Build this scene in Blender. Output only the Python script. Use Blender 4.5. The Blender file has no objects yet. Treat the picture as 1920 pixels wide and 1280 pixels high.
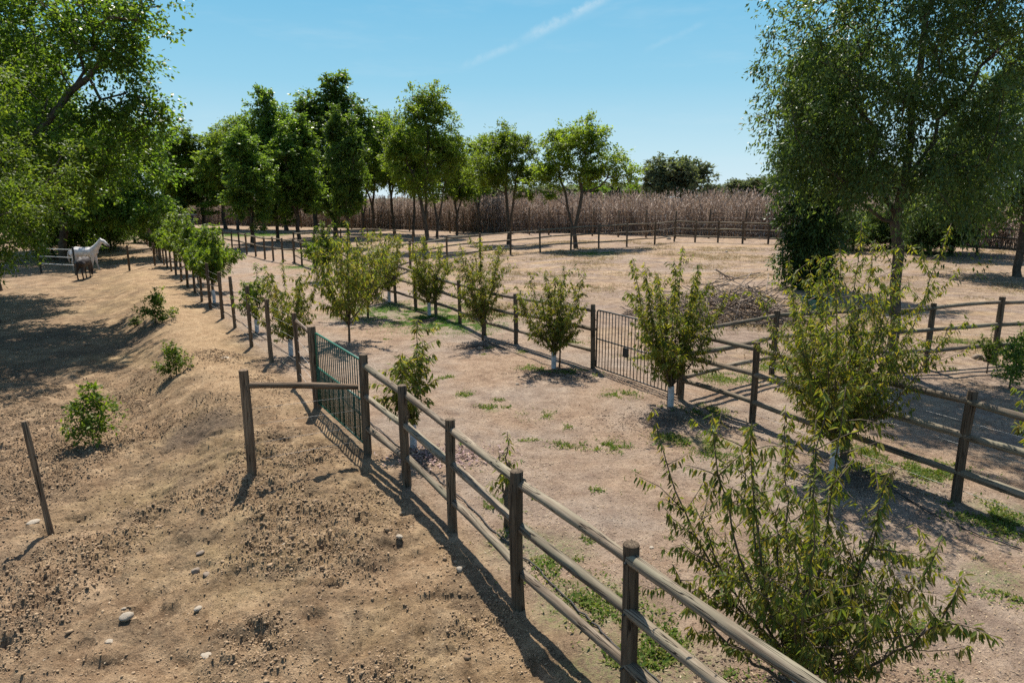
import bpy, math, random
import numpy as np
from mathutils import Vector, Matrix, Quaternion
R = math.radians
S = bpy.context.scene
COL = S.collection
random.seed(7)
H = 4.0; F = 1280.0; PITCH = R(12)

# ------------------------------------------------------------------ noise / terrain
def _hash(ix, iy, seed):
    h = (ix.astype(np.int64) * 374761393 + iy.astype(np.int64) * 668265263 + seed * 974634777) & 0xffffffff
    h = ((h ^ (h >> 13)) * 1274126177) & 0xffffffff
    h = h ^ (h >> 16)
    return (h & 0xffff) / 65535.0
def vnoise(x, y, seed=0):
    x = np.asarray(x, float); y = np.asarray(y, float)
    ix = np.floor(x); iy = np.floor(y); fx = x - ix; fy = y - iy
    fx = fx * fx * (3 - 2 * fx); fy = fy * fy * (3 - 2 * fy)
    a = _hash(ix, iy, seed); b = _hash(ix + 1, iy, seed); c = _hash(ix, iy + 1, seed); d = _hash(ix + 1, iy + 1, seed)
    return (a + (b - a) * fx) * (1 - fy) + (c + (d - c) * fx) * fy
def fbm(x, y, seed=0, oct=4):
    s = 0; a = .5; t = 0
    for o in range(oct):
        s = s + a * vnoise(x * 2 ** o + 13.7 * o, y * 2 ** o - 7.1 * o, seed + o); t += a; a *= .5
    return s / t
def sst(a, b, v):
    t = np.clip((v - a) / (b - a), 0, 1); return t * t * (3 - 2 * t)
GA = (-3.74, 12.63)                              # left gate post: fence line runs through it
def side(x, y): return (x - GA[0]) * -.853 + (y - GA[1]) * -.52      # + = left of the fence line
def along(x, y): return (x - GA[0]) * -.52 + (y - GA[1]) * .853
def terrain(x, y):
    x = np.asarray(x, float); y = np.asarray(y, float)
    s = side(x, y); t = along(x, y)
    z = .45 * sst(20, 50, y) * sst(-6, 8, x)
    drop = (.14 + .34 * sst(-6, 3, t)) * (1 - .5 * sst(18, 34, t))
    w = .5 * (vnoise(x * .35, y * .35, 5) - .5)
    z = z - drop * sst(1.7 + w, 3.2 + w, s) + .09 * np.exp(-((s - 1.3) / .7) ** 2) * sst(-5, 1, t)
    z = z + .10 * (fbm(x * .22, y * .22, 9, 2) - .5) * sst(2, 6, np.abs(s) + 1) * (1 - sst(60, 120, y))
    z = z - 14 * sst(110, 500, y) * (1 - .6 * sst(-200, 300, x))
    return z
def tz(x, y): return float(terrain(x, y))
def micro(x, y):
    s = side(x, y)
    left = sst(0.0, .8, s)
    n = fbm(x * 3.1, y * 3.1, 21, 3) - .5
    n2 = fbm(x * 9, y * 9, 31, 2) - .5
    patch = sst(.42, .62, fbm(x * .8, y * .8, 41, 3))
    n3 = np.abs(vnoise(x * 13, y * 13, 51) - .5) * .7 + np.abs(vnoise(x * 27 + 3, y * 27, 53) - .5) * .45
    t = along(x, y); gr = (fbm(s * 2.6, t * .5, 57, 3) - .5) * .16 * sst(1.2, 1.8, s) * (1 - sst(3.2, 4.5, s)) * sst(-4, 0, t) * (1 - sst(14, 24, t))
    pits = sst(.62, .8, vnoise(x * 3.7, y * 3.7, 59)) * -.065 * left
    return (n * (.05 + .07 * left) + n2 * (.012 + .05 * left * (.3 + .7 * patch)) + n3 * (.02 + .21 * left * (.30 + .70 * patch)) + gr + pits)
def at(px, py, zoff=0.):
    u = (px - 960) / F; v = (py - 640) / F
    dx = u; dy = math.cos(PITCH) - v * math.sin(PITCH); dz = -math.sin(PITCH) - v * math.cos(PITCH)
    z = 0.
    for _ in range(40):
        t = (z - H) / dz
        z = .5 * z + .5 * (tz(dx * t, dy * t) + zoff)
    t = (z - H) / dz
    return Vector((dx * t, dy * t, tz(dx * t, dy * t)))
def height_at(p, py):                           # height above p that shows at image row py
    v = (py - 640) / F
    dy = math.cos(PITCH) - v * math.sin(PITCH); dz = -math.sin(PITCH) - v * math.cos(PITCH)
    return H + dz * p.y / dy - p.z
def px_width(p, w):                             # metres for w pixels at p
    return w * (p.y * math.cos(PITCH) + (H - p.z) * math.sin(PITCH)) / F
def xat(px, Y, z=1.):                           # x for pixel column px at depth Y
    return (px - 960) / F * (Y * math.cos(PITCH) + (H - z) * math.sin(PITCH))

# ------------------------------------------------------------------ materials
def mat(name):
    m = bpy.data.materials.new(name); m.use_nodes = True
    nt = m.node_tree; nt.nodes.clear()
    return m, nt, nt.nodes, nt.links
def N(nt, t, **kw):
    n = nt.nodes.new(t)
    for k, v in kw.items():
        if k in ('op',): n.operation = v
        elif k.startswith('i_'):
            n.inputs[k[2:]].default_value = v
        else: setattr(n, k, v)
    return n
def ramp(nt, src, stops):
    r = nt.nodes.new('ShaderNodeValToRGB'); e = r.color_ramp.elements
    while len(e) < len(stops): e.new(.5)
    for el, (p, c) in zip(e, stops):
        el.position = p; el.color = (*c, 1) if len(c) == 3 else c
    nt.links.new(src, r.inputs[0]); return r.outputs[0]
def mixc(nt, f, a, b, mode='MIX'):
    m = nt.nodes.new('ShaderNodeMix'); m.data_type = 'RGBA'; m.blend_type = mode
    for sock, v in ((m.inputs[0], f), (m.inputs[6], a), (m.inputs[7], b)):
        if hasattr(v, 'is_linked'): nt.links.new(v, sock)
        elif isinstance(v, (int, float)): sock.default_value = v
        else: sock.default_value = (*v, 1)
    return m.outputs[2]
def noise(nt, vec, scale, detail=4, rough=.6, dist=0.):
    n = nt.nodes.new('ShaderNodeTexNoise'); n.inputs['Scale'].default_value = scale
    n.inputs['Detail'].default_value = detail; n.inputs['Roughness'].default_value = rough; n.inputs['Distortion'].default_value = dist
    if vec is not None: nt.links.new(vec, n.inputs['Vector'])
    return n.outputs['Fac']
def mapping(nt, sc, coord='Object'):
    tc = nt.nodes.new('ShaderNodeTexCoord'); mp = nt.nodes.new('ShaderNodeMapping')
    mp.inputs['Scale'].default_value = sc; nt.links.new(tc.outputs[coord], mp.inputs['Vector']); return mp.outputs[0]
def finish(nt, col, rough=.85, bump=None, bs=.4, bd=.02, spec=.25, metal=0.):
    b = nt.nodes.new('ShaderNodeBsdfPrincipled'); o = nt.nodes.new('ShaderNodeOutputMaterial')
    if hasattr(col, 'is_linked'): nt.links.new(col, b.inputs['Base Color'])
    else: b.inputs['Base Color'].default_value = (*col, 1)
    b.inputs['Roughness'].default_value = rough; b.inputs['Specular IOR Level'].default_value = spec; b.inputs['Metallic'].default_value = metal
    if bump is not None:
        bn = nt.nodes.new('ShaderNodeBump'); bn.inputs['Strength'].default_value = bs; bn.inputs['Distance'].default_value = bd
        nt.links.new(bump, bn.inputs['Height']); nt.links.new(bn.outputs[0], b.inputs['Normal'])
    nt.links.new(b.outputs[0], o.inputs[0])
def wood(name, dark, mid, light, lichen=None):
    m, nt, ns, ln = mat(name)
    v = mapping(nt, (11, 11, .9))
    oi = N(nt, 'ShaderNodeObjectInfo')
    add = nt.nodes.new('ShaderNodeVectorMath'); add.operation = 'ADD'
    sc = nt.nodes.new('ShaderNodeVectorMath'); sc.operation = 'SCALE'; sc.inputs[0].default_value = (37, 17, 9)
    ln.new(oi.outputs['Random'], sc.inputs['Scale']); ln.new(v, add.inputs[0]); ln.new(sc.outputs[0], add.inputs[1])
    v = add.outputs[0]
    n1 = noise(nt, v, 2.2, 6, .65, .3)
    c = ramp(nt, n1, [(.28, dark), (.5, mid), (.72, light)])
    n2 = noise(nt, v, .7, 3, .6)
    if lichen: c = mixc(nt, ramp(nt, n2, [(.45, (0, 0, 0)), (.65, (.75, .75, .75))]), c, lichen)
    hs = nt.nodes.new('ShaderNodeHueSaturation'); mr = nt.nodes.new('ShaderNodeMapRange')
    mr.inputs[3].default_value = .75; mr.inputs[4].default_value = 1.2
    ln.new(oi.outputs['Random'], mr.inputs[0]); ln.new(mr.outputs[0], hs.inputs['Value']); ln.new(c, hs.inputs['Color'])
    v2 = mapping(nt, (16, 16, .5))
    n3 = noise(nt, v2, 1.6, 2, .5, .6)
    crack = ramp(nt, n3, [(.472, (1, 1, 1)), (.494, (0, 0, 0)), (.506, (0, 0, 0)), (.522, (1, 1, 1))])
    c = mixc(nt, crack, (dark[0] * .3, dark[1] * .3, dark[2] * .3), hs.outputs[0])
    h = mixc(nt, .6, n1, crack)
    finish(nt, c, .9, h, .7, .012, .2); return m
def leafmat(name, cols, trans=.45, rough=.5, tint=(1.5, 1.5, .6), vary=.35, vs=.6):
    m, nt, ns, ln = mat(name)
    g = N(nt, 'ShaderNodeNewGeometry')
    c = ramp(nt, g.outputs['Random Per Island'], [(i / max(1, len(cols) - 1), c) for i, c in enumerate(cols)])
    v = mapping(nt, (1, 1, 1)); n1 = noise(nt, v, vs, 3, .6)
    oi = N(nt, 'ShaderNodeObjectInfo')
    ad = N(nt, 'ShaderNodeMath', op='ADD'); ln.new(n1, ad.inputs[0]); mu = N(nt, 'ShaderNodeMath', op='MULTIPLY'); mu.inputs[1].default_value = .25
    ln.new(oi.outputs['Random'], mu.inputs[0]); ln.new(mu.outputs[0], ad.inputs[1])
    mr = nt.nodes.new('ShaderNodeMapRange'); mr.inputs[1].default_value = .35; mr.inputs[2].default_value = .85
    mr.inputs[3].default_value = 1 - vary; mr.inputs[4].default_value = 1 + vary
    ln.new(ad.outputs[0], mr.inputs[0])
    hs = nt.nodes.new('ShaderNodeHueSaturation'); ln.new(mr.outputs[0], hs.inputs['Value']); ln.new(c, hs.inputs['Color'])
    c = hs.outputs[0]
    p = nt.nodes.new('ShaderNodeBsdfPrincipled'); p.inputs['Roughness'].default_value = rough; p.inputs['Specular IOR Level'].default_value = .16
    ln.new(c, p.inputs['Base Color'])
    t = nt.nodes.new('ShaderNodeBsdfTranslucent'); tc = mixc(nt, 1., c, tint, 'MULTIPLY'); ln.new(tc, t.inputs['Color'])
    mx = nt.nodes.new('ShaderNodeMixShader'); mx.inputs[0].default_value = trans
    ln.new(p.outputs[0], mx.inputs[1]); ln.new(t.outputs[0], mx.inputs[2])
    o = nt.nodes.new('ShaderNodeOutputMaterial'); ln.new(mx.outputs[0], o.inputs[0]); return m
def plain(name, a, b, scale=8, rough=.8, bump=.3, spec=.25, metal=0., bd=.01):
    m, nt, ns, ln = mat(name); v = mapping(nt, (1, 1, 1)); n1 = noise(nt, v, scale, 5, .65)
    finish(nt, ramp(nt, n1, [(.3, a), (.7, b)]), rough, n1, bump, bd, spec, metal); return m

M = {}
M['rail'] = wood('weathered_rail_wood', (.075, .056, .038), (.165, .128, .09), (.30, .245, .18), (.19, .175, .12))
M['post'] = wood('weathered_post_wood', (.060, .042, .027), (.115, .083, .054), (.18, .135, .09))
M['brownpost'] = wood('brown_post_wood', (.07, .047, .03), (.135, .092, .058), (.20, .145, .095))
M['bark'] = plain('bark', (.045, .035, .026), (.13, .10, .075), 5, .95, .8, .1, 0, .03)
M['stem'] = plain('sapling_bark', (.06, .045, .03), (.13, .10, .07), 20, .9, .5)
M['guard'] = plain('white_tree_guard', (.30, .30, .30), (.56, .56, .56), 9, .7, .2)
M['green_metal'] = plain('green_painted_metal', (.012, .085, .055), (.02, .13, .085), 30, .45, .1, .4)
M['dark_metal'] = plain('dark_painted_metal', (.012, .016, .015), (.03, .035, .032), 30, .5, .1, .4)
M['green_dark'] = plain('dark_green_paint', (.006, .035, .022), (.012, .055, .036), 30, .45, .1, .4)
M['wire'] = plain('galvanised_wire', (.30, .30, .29), (.42, .42, .40), 30, .5, .1, .4, .5)
M['hose'] = plain('black_irrigation_pipe', (.018, .018, .018), (.05, .045, .04), 15, .6, .2)
M['stone'] = plain('pale_stone', (.22, .175, .125), (.44, .38, .30), 12, .9, .6, .2, 0, .02)
M['greystone'] = plain('brown_stone', (.17, .13, .10), (.30, .24, .18), 9, .95, .7, .2, 0, .02)
M['stick'] = plain('dry_branch_wood', (.10, .073, .055), (.29, .225, .175), 6, .9, .5)
M['ash'] = leafmat('ash_leaves', [(0.06, 0.09, 0.017), (0.1, 0.15, 0.022), (0.14, 0.195, 0.03), (0.18, 0.225, 0.045)], 0.54, .45, (1.6, 1.6, .5))
M['ash_light'] = leafmat('light_ash_leaves', [(0.058, 0.1, 0.02), (0.095, 0.15, 0.026), (0.135, 0.195, 0.032), (0.18, 0.225, 0.052)], 0.5, .5, (1.5, 1.5, .5))
M['dark'] = leafmat('dark_leaves', [(0.052, 0.092, 0.026), (0.08, 0.132, 0.033), (0.115, 0.178, 0.04), (0.15, 0.21, 0.048)], 0.52, .35, (1.6, 1.6, .5))
M['left'] = leafmat('broad_crown_leaves', [(0.04, 0.078, 0.018), (0.066, 0.12, 0.023), (0.1, 0.165, 0.032), (0.145, 0.2, 0.042)], 0.52, .4, (1.7, 1.7, .5))
M['fine'] = leafmat('fine_leaves', [(0.036, 0.066, 0.024), (0.058, 0.098, 0.032), (0.085, 0.135, 0.042), (0.12, 0.16, 0.06)], 0.45, .4, (1.6, 1.5, .5))
M['grey'] = leafmat('grey_green_leaves', [(0.075, 0.095, 0.06), (0.11, 0.135, 0.08), (0.15, 0.175, 0.105)], 0.35, .6)
M['sap'] = leafmat('sapling_leaves', [(0.055, 0.09, 0.018), (0.095, 0.14, 0.024), (0.15, 0.18, 0.032), (0.2, 0.2, 0.04), (0.13, 0.1, 0.035)], 0.52, .45, (1.6, 1.45, .45), .35, 3.)
M['sapdry'] = leafmat('yellowing_sapling_leaves', [(0.065, 0.105, 0.022), (0.105, 0.15, 0.03), (0.155, 0.185, 0.038), (0.19, 0.185, 0.045), (0.11, 0.088, 0.035)], 0.5, .5, (1.5, 1.35, .45), .35, 3.)
M['sapgreen'] = leafmat('green_sapling_leaves', [(0.045, 0.082, 0.016), (0.075, 0.125, 0.02), (0.115, 0.165, 0.026), (0.155, 0.19, 0.036)], 0.48, .45, (1.6, 1.6, .45), .35, 2.)
M['weed'] = leafmat('weed_leaves', [(.05, .10, .018), (.085, .14, .02), (.13, .16, .03), (.16, .15, .05)], .35, .6, (1.4, 1.4, .5), .3, 2.)
M['grass'] = leafmat('short_grass_blades', [(.035, .12, .018), (.06, .16, .022), (.09, .17, .03), (.13, .17, .05)], .35, .6, (1.4, 1.4, .5), .3, 2.)
M['litter'] = leafmat('dry_litter', [(0.2, 0.14, 0.085), (0.29, 0.21, 0.135), (0.38, 0.29, 0.185), (0.17, 0.105, 0.055), (0.44, 0.36, 0.255)], 0.1, .8, (1, 1, 1), .2, 1.)
M['hay'] = leafmat('dry_grass_blades', [(.20, .135, .07), (.33, .24, .13), (.42, .32, .18), (.25, .22, .10)], .2, .8, (1, 1, 1), .3, .4)
M['shade_leaf'] = leafmat('shade_toned_leaves', [(.022, .042, .015), (.036, .064, .02), (.054, .09, .026)], .35, .4, (1.6, 1.6, .5))  # shade of the neighbouring tree put into the leaf colour of the narrow one
M['purple'] = leafmat('dry_prunings', [(.12, .07, .06), (.22, .14, .13), (.30, .22, .20), (.34, .24, .16)], .1, .8, (1, 1, 1), .2, 1.)
M['reed'] = leafmat('dry_reeds', [(0.115, 0.085, 0.068), (0.2, 0.152, 0.122), (0.275, 0.215, 0.172), (0.4, 0.32, 0.255), (0.145, 0.11, 0.09)], 0.2, .8, (1.1, 1, .9), .3, .5)

def soilmat():
    m, nt, ns, ln = mat('dry_soil')
    tc = N(nt, 'ShaderNodeTexCoord'); v = tc.outputs['Object']
    def attr(n):
        a = N(nt, 'ShaderNodeAttribute'); a.attribute_name = n; return a.outputs['Fac']
    nb = noise(nt, v, .35, 5, .62, .3); nm = noise(nt, v, 2.3, 6, .68, .2); nf = noise(nt, v, 17, 6, .75); nx = noise(nt, v, 60, 3, .7)
    dirt = ramp(nt, nm, [(.30, (.12, .075, .043)), (.47, (.245, .163, .095)), (.60, (.335, .233, .14)), (.78, (.42, .305, .195))])
    och = ramp(nt, nm, [(.3, (.15, .11, .055)), (.6, (.29, .215, .11))])
    dirt = mixc(nt, ramp(nt, nb, [(.45, (0, 0, 0)), (.65, (.6, .6, .6))]), dirt, och)
    ncl = noise(nt, v, 1.1, 8, .72, .4)
    dirt = mixc(nt, ramp(nt, ncl, [(.47, (0, 0, 0)), (.60, (.85, .85, .85))]), dirt, ramp(nt, nf, [(.35, (.085, .058, .038)), (.65, (.21, .15, .09))]))
    straw = ramp(nt, nm, [(.25, (.145, .092, .061)), (.45, (.255, .175, .118)), (.62, (.33, .237, .164)), (.8, (.40, .305, .215))])
    greyp = ramp(nt, nm, [(.3, (.19, .145, .115)), (.7, (.33, .27, .215))])
    straw = mixc(nt, ramp(nt, nb, [(.40, (0, 0, 0)), (.62, (.85, .85, .85))]), straw, greyp)
    c = mixc(nt, attr('straw'), dirt, straw)
    yel = ramp(nt, nm, [(.28, (.145, .092, .056)), (.45, (.265, .182, .108)), (.58, (.345, .246, .150)), (.75, (.46, .35, .235))])
    ff = N(nt, 'ShaderNodeMath', op='MULTIPLY'); ln.new(attr('hay'), ff.inputs[0]); ln.new(ramp(nt, noise(nt, mapping(nt, (.16, .42, .3)), 1., 6, .65, 1.), [(.40, (.1, .1, .1)), (.58, (1, 1, 1))]), ff.inputs[1])
    c = mixc(nt, ff.outputs[0], c, yel)
    gp2 = ramp(nt, noise(nt, mapping(nt, (.11, .30, .2)), 1., 7, .66, 1.2), [(.44, (0, 0, 0)), (.58, (.9, .9, .9))])
    gh = N(nt, 'ShaderNodeMath', op='MULTIPLY'); ln.new(attr('hay'), gh.inputs[0]); ln.new(gp2, gh.inputs[1])
    c = mixc(nt, gh.outputs[0], c, ramp(nt, nm, [(.3, (.13, .092, .072)), (.7, (.30, .228, .178))]))
    c = mixc(nt, attr('path'), c, ramp(nt, nm, [(.25, (.28, .18, .10)), (.7, (.40, .285, .17))]))
    dk = ramp(nt, nf, [(.32, (.38, .36, .34)), (.45, (.92, .92, .92)), (.6, (1.05, 1.05, 1.05)), (.74, (1.4, 1.38, 1.3))])
    c = mixc(nt, 1., c, dk, 'MULTIPLY')
    c = mixc(nt, 1., c, ramp(nt, nx, [(.3, (.72, .7, .68)), (.5, (1, 1, 1)), (.72, (1.22, 1.22, 1.2))]), 'MULTIPLY')
    gf = N(nt, 'ShaderNodeMath', op='MULTIPLY'); ln.new(attr('green'), gf.inputs[0]); ln.new(ramp(nt, nf, [(.42, (0, 0, 0)), (.62, (.7, .7, .7))]), gf.inputs[1])
    c = mixc(nt, gf.outputs[0], c, (.10, .15, .04))
    c = mixc(nt, attr('dark_patch'), c, ramp(nt, nf, [(.3, (.05, .036, .026)), (.7, (.15, .112, .08))]))
    h = mixc(nt, .3, nf, nm)
    h = mixc(nt, .35, h, nx)
    finish(nt, c, .95, h, 1., .085, .1); return m
M['soil'] = soilmat()
M['clod'] = plain('soil_clods', (.15, .10, .062), (.38, .27, .165), 9, .95, .6, .1, 0, .01)

# ------------------------------------------------------------------ mesh helpers
def mesh_np(name, V, faces, k, mt, smooth=False):
    """V (n,3); faces (m,k) int array"""
    me = bpy.data.meshes.new(name); V = np.ascontiguousarray(V, np.float32); faces = np.ascontiguousarray(faces, np.int32)
    me.vertices.add(len(V)); me.vertices.foreach_set('co', V.ravel())
    me.loops.add(faces.size); me.loops.foreach_set('vertex_index', faces.ravel())
    me.polygons.add(len(faces)); me.polygons.foreach_set('loop_start', np.arange(0, faces.size, k, dtype=np.int32))
    if smooth: me.polygons.foreach_set('use_smooth', np.ones(len(faces), bool))
    me.update(calc_edges=True); me.validate()
    if mt: me.materials.append(mt)
    return me
def link(name, me, parent=None, loc=(0, 0, 0)):
    o = bpy.data.objects.new(name, me); COL.objects.link(o); o.location = loc
    if parent: o.parent = parent
    return o
def tag(o, label=None, cat=None, group=None, kind=None):
    if label: o['label'] = label
    if cat: o['category'] = cat
    if group: o['group'] = group
    if kind: o['kind'] = kind
    return o
def empty(name, loc, label, cat, group=None, rz=0):
    o = bpy.data.objects.new(name, None); COL.objects.link(o); o.location = loc; o.rotation_euler = (0, 0, rz)
    o.empty_display_size = .3
    return tag(o, label, cat, group)
class MB:
    def __init__(s): s.v = []; s.f = []
    def tube(s, pts, rad, n=8, caps=True):
        pts = [Vector(p) for p in pts]; b = len(s.v); L = len(pts)
        if not hasattr(rad, '__len__'): rad = [rad] * L
        ref = None
        for i, p in enumerate(pts):
            d = (pts[min(i + 1, L - 1)] - pts[max(i - 1, 0)])
            d = d.normalized() if d.length > 1e-9 else Vector((0, 0, 1))
            if ref is None: ref = d.orthogonal().normalized()
            ref = (ref - d * ref.dot(d)); ref = ref.normalized() if ref.length > 1e-6 else d.orthogonal().normalized()
            q = d.cross(ref)
            for k in range(n):
                a = 2 * math.pi * k / n
                s.v.append(p + (ref * math.cos(a) + q * math.sin(a)) * rad[i])
        for i in range(L - 1):
            for k in range(n):
                k2 = (k + 1) % n
                s.f.append((b + i * n + k, b + i * n + k2, b + (i + 1) * n + k2, b + (i + 1) * n + k))
        if caps:
            s.f.append(tuple(b + k for k in reversed(range(n)))); s.f.append(tuple(b + (L - 1) * n + k for k in range(n)))
    def box(s, c, h, rot=None):
        b = len(s.v); c = Vector(c)
        for sx in (-1, 1):
            for sy in (-1, 1):
                for sz in (-1, 1):
                    d = Vector((sx * h[0], sy * h[1], sz * h[2]))
                    if rot: d = rot @ d
                    s.v.append(c + d)
        for f in ((0, 1, 3, 2), (4, 6, 7, 5), (0, 4, 5, 1), (2, 3, 7, 6), (0, 2, 6, 4), (1, 5, 7, 3)): s.f.append(tuple(b + i for i in f))
    def mesh(s, name, mt, smooth=True):
        me = bpy.data.meshes.new(name); me.from_pydata([tuple(v) for v in s.v], [], s.f); me.update()
        if smooth: me.polygons.foreach_set('use_smooth', np.ones(len(me.polygons), bool))
        if mt: me.materials.append(mt)
        return me
def pole(name, p0, p1, r, mt, parent, n=10, wob=.06, bend=.01, taper=1.0):
    """a turned pole from p0 to p1, its length along local Z"""
    p0 = Vector(p0); p1 = Vector(p1); d = p1 - p0; L = d.length
    m = MB(); rings = max(4, int(L / .22)) if n > 6 else 3
    ph = random.random() * 6; b1 = random.uniform(-bend, bend) * L; b2 = random.uniform(-bend, bend) * L
    pts = []; rad = []
    pts.append((0, 0, 0)); rad.append(r * .88)
    for i in range(rings + 1):
        t = i / rings; w = math.sin(math.pi * t)
        pts.append((b1 * w, b2 * w, .006 + (L - .012) * t)); rad.append(r * (1 + (taper - 1) * t) * (1 + wob * math.sin(ph + t * 9) * random.random()))
    pts.append((0, 0, L)); rad.append(r * taper * .86)
    m.tube(pts, rad, n)
    me = m.mesh(name, mt)
    if n > 6:
        me.set_sharp_from_angle(angle=R(50))
    o = link(name, me, parent)
    o.rotation_mode = 'QUATERNION'; o.rotation_quaternion = d.to_track_quat('Z', 'Y') @ Quaternion((0, 0, 1), random.random() * 6)
    o.location = p0 - (parent.location if parent else Vector())
    return o
def strand(name, pts, r, mt, parent, n=4):
    m = MB(); base = parent.location if parent else Vector()
    m.tube([Vector(p) - base for p in pts], r, n, True)
    return link(name, m.mesh(name, mt), parent)

# ------------------------------------------------------------------ ground
def axis(lo, hi, fine, far0, far1, g=1.13):
    a = list(np.arange(lo, hi + 1e-6, fine)); st = fine; v = hi
    while v < far1: st = min(st * g, 250); v += st; a.append(v)
    st = fine; v = lo; pre = []
    while v > far0: st = min(st * g, 250); v -= st; pre.append(v)
    return np.array(pre[::-1] + a)
GREEN = [(755, 582, 1.1), (790, 592, 1.1), (825, 604, 1.0), (850, 614, .7), (575, 500, 1.2), (205, 448, 2.5), (225, 440, 2.5), (1830, 640, .5), (1880, 640, .5),
         (1290, 790, .35), (1000, 1030, .5), (1100, 1130, .5), (1200, 1240, .5), (1340, 830, .4), (1870, 1085, .3), (1860, 960, .4), (1730, 890, .35), (920, 770, .15), (620, 470, 2.), (470, 440, 3.5), (1110, 475, 1.5)]
GP = [(at(a, b), r) for a, b, r in GREEN]
DARK_PATCH = [(60, 640, 2.0), (180, 660, 1.2), (30, 700, 1.2), (380, 800, .8), (400, 780, .5), (880, 650, .35), (1250, 790, .5), (1600, 900, .5), (800, 600, .25), (250, 640, .8)]  # spots where the ground colour turns darker brown
MP = [(at(a, b), r) for a, b, r in DARK_PATCH]
def blob(P, x, y, edge=.6):
    g = np.zeros_like(x); w = fbm(x * 2.2, y * 2.2, 77, 3) - .5
    for p, r in P:
        d = np.hypot((x - p.x) / 1.3, y - p.y) / r + w * 1.1
        g = np.maximum(g, 1 - sst(1 - edge, 1.15, d))
    return g
xs = axis(-8.5, 6., .028, -2600, 2600, 1.1); ys = axis(3.4, 11.5, .028, -60, 3600, 1.09)
X, Y = np.meshgrid(xs, ys)
fade = 1 - sst(22, 40, np.hypot(X, Y))
Z = terrain(X, Y) + micro(X, Y) * fade
nx, ny = len(xs), len(ys)
idx = np.arange(nx * ny).reshape(ny, nx)
fc = np.stack([idx[:-1, :-1], idx[:-1, 1:], idx[1:, 1:], idx[1:, :-1]], -1).reshape(-1, 4)
gme = mesh_np('ground', np.stack([X, Y, Z], -1).reshape(-1, 3), fc, 4, M['soil'], True)
s_ = side(X, Y); t_ = along(X, Y)
wv = 1.2 * (fbm(X * .5, Y * .5, 3, 3) - .5)
masks = {
    'straw': np.maximum(sst(.3, -.4, s_ + wv * .5), .35 * sst(3, 6, s_ + wv) * sst(-3, 3, t_)) if False else np.maximum(1 - sst(-.5, .3, s_ + wv * .5), .3 * sst(3, 6, s_ + wv)),
    'hay': (1 - sst(-10.5, -7.5, s_ + wv * 2)),
    'path': sst(.1, .6, s_ + wv * .6) * (1 - sst(1.2, 2.2, s_ + wv)) * sst(-1, 3, t_) * .8,
    'green': blob(GP, X, Y), 'dark_patch': blob(MP, X, Y, .8) * .75,
}
for k, a in masks.items():
    at_ = gme.attributes.new(k, 'FLOAT', 'POINT'); at_.data.foreach_set('value', np.ascontiguousarray(a, np.float32).ravel())
tag(link('ground', gme), 'dry brown sandy paddock ground', None, None, 'structure')
def gz(x, y): return float(terrain(x, y) + micro(x, y) * (1 - sst(22, 40, np.hypot(x, y))))
def gzv(x, y): return terrain(x, y) + micro(x, y) * (1 - sst(22, 40, np.hypot(x, y)))

# distant hill ridge
hx = np.linspace(-2600, 600, 120); hy = np.linspace(1500, 2600, 14)
HX, HY = np.meshgrid(hx, hy)
HZ = -15 + (13 + 9 * (fbm(HX * .004, HX * 0 + 3.3, 55, 4) - .5) * 2) * np.sin(np.pi * (HY - 1500) / 1100) ** .8
idx = np.arange(HX.size).reshape(HX.shape)
fc = np.stack([idx[:-1, :-1], idx[:-1, 1:], idx[1:, 1:], idx[1:, :-1]], -1).reshape(-1, 4)
tag(link('hills', mesh_np('hills', np.stack([HX, HY, HZ], -1).reshape(-1, 3), fc, 4, plain('hill_scrub', (.045, .06, .03), (.10, .10, .055), .02, .9, .1), True)), 'low wooded hills on the horizon', None, None, 'structure')

# clods and litter (uncountable)
rng = np.random.default_rng(3)
ICO = None
def ico():
    p = (1 + 5 ** .5) / 2
    v = np.array([(-1, p, 0), (1, p, 0), (-1, -p, 0), (1, -p, 0), (0, -1, p), (0, 1, p), (0, -1, -p), (0, 1, -p), (p, 0, -1), (p, 0, 1), (-p, 0, -1), (-p, 0, 1)], float)
    f = np.array([(0, 11, 5), (0, 5, 1), (0, 1, 7), (0, 7, 10), (0, 10, 11), (1, 5, 9), (5, 11, 4), (11, 10, 2), (10, 7, 6), (7, 1, 8), (3, 9, 4), (3, 4, 2), (3, 2, 6), (3, 6, 8), (3, 8, 9), (4, 9, 5), (2, 4, 11), (6, 2, 10), (8, 6, 7), (9, 8, 1)])
    return v / np.linalg.norm(v[0]), f
IV, IF = ico()
def lumps(name, x, y, r, mt, flat=.7, sink=.25, jit=.35):
    n = len(x); z = gzv(x, y)
    V = IV[None] * (1 + jit * (rng.random((n, 12, 1)) - .5) * 2)
    V = V * r[:, None, None] * np.stack([.8 + .5 * rng.random(n), .8 + .5 * rng.random(n), flat * (.7 + .6 * rng.random(n))], -1)[:, None, :]
    a = rng.random(n) * 6.28; c, s = np.cos(a)[:, None], np.sin(a)[:, None]
    V = np.stack([V[..., 0] * c - V[..., 1] * s, V[..., 0] * s + V[..., 1] * c, V[..., 2]], -1)
    V += np.stack([x, y, z + r * (flat - sink)], -1)[:, None, :]
    Fc = (IF[None] + 12 * np.arange(n)[:, None, None]).reshape(-1, 3)
    return mesh_np(name, V.reshape(-1, 3), Fc, 3, mt, False)
n = 480000
cx = rng.uniform(-13, 6, n); cy = 3.4 + 14 * rng.random(n) ** 1.5
s = side(cx, cy); dens = sst(.40, .62, fbm(cx * .8, cy * .8, 41, 3)) * .95 + .10
dens = dens * sst(.1, .5, s) * (1 - .65 * sst(1.0, 1.6, s) * (1 - sst(2, 3, s)) * sst(-2, 2, along(cx, cy)))
keep = rng.random(n) < dens
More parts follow.
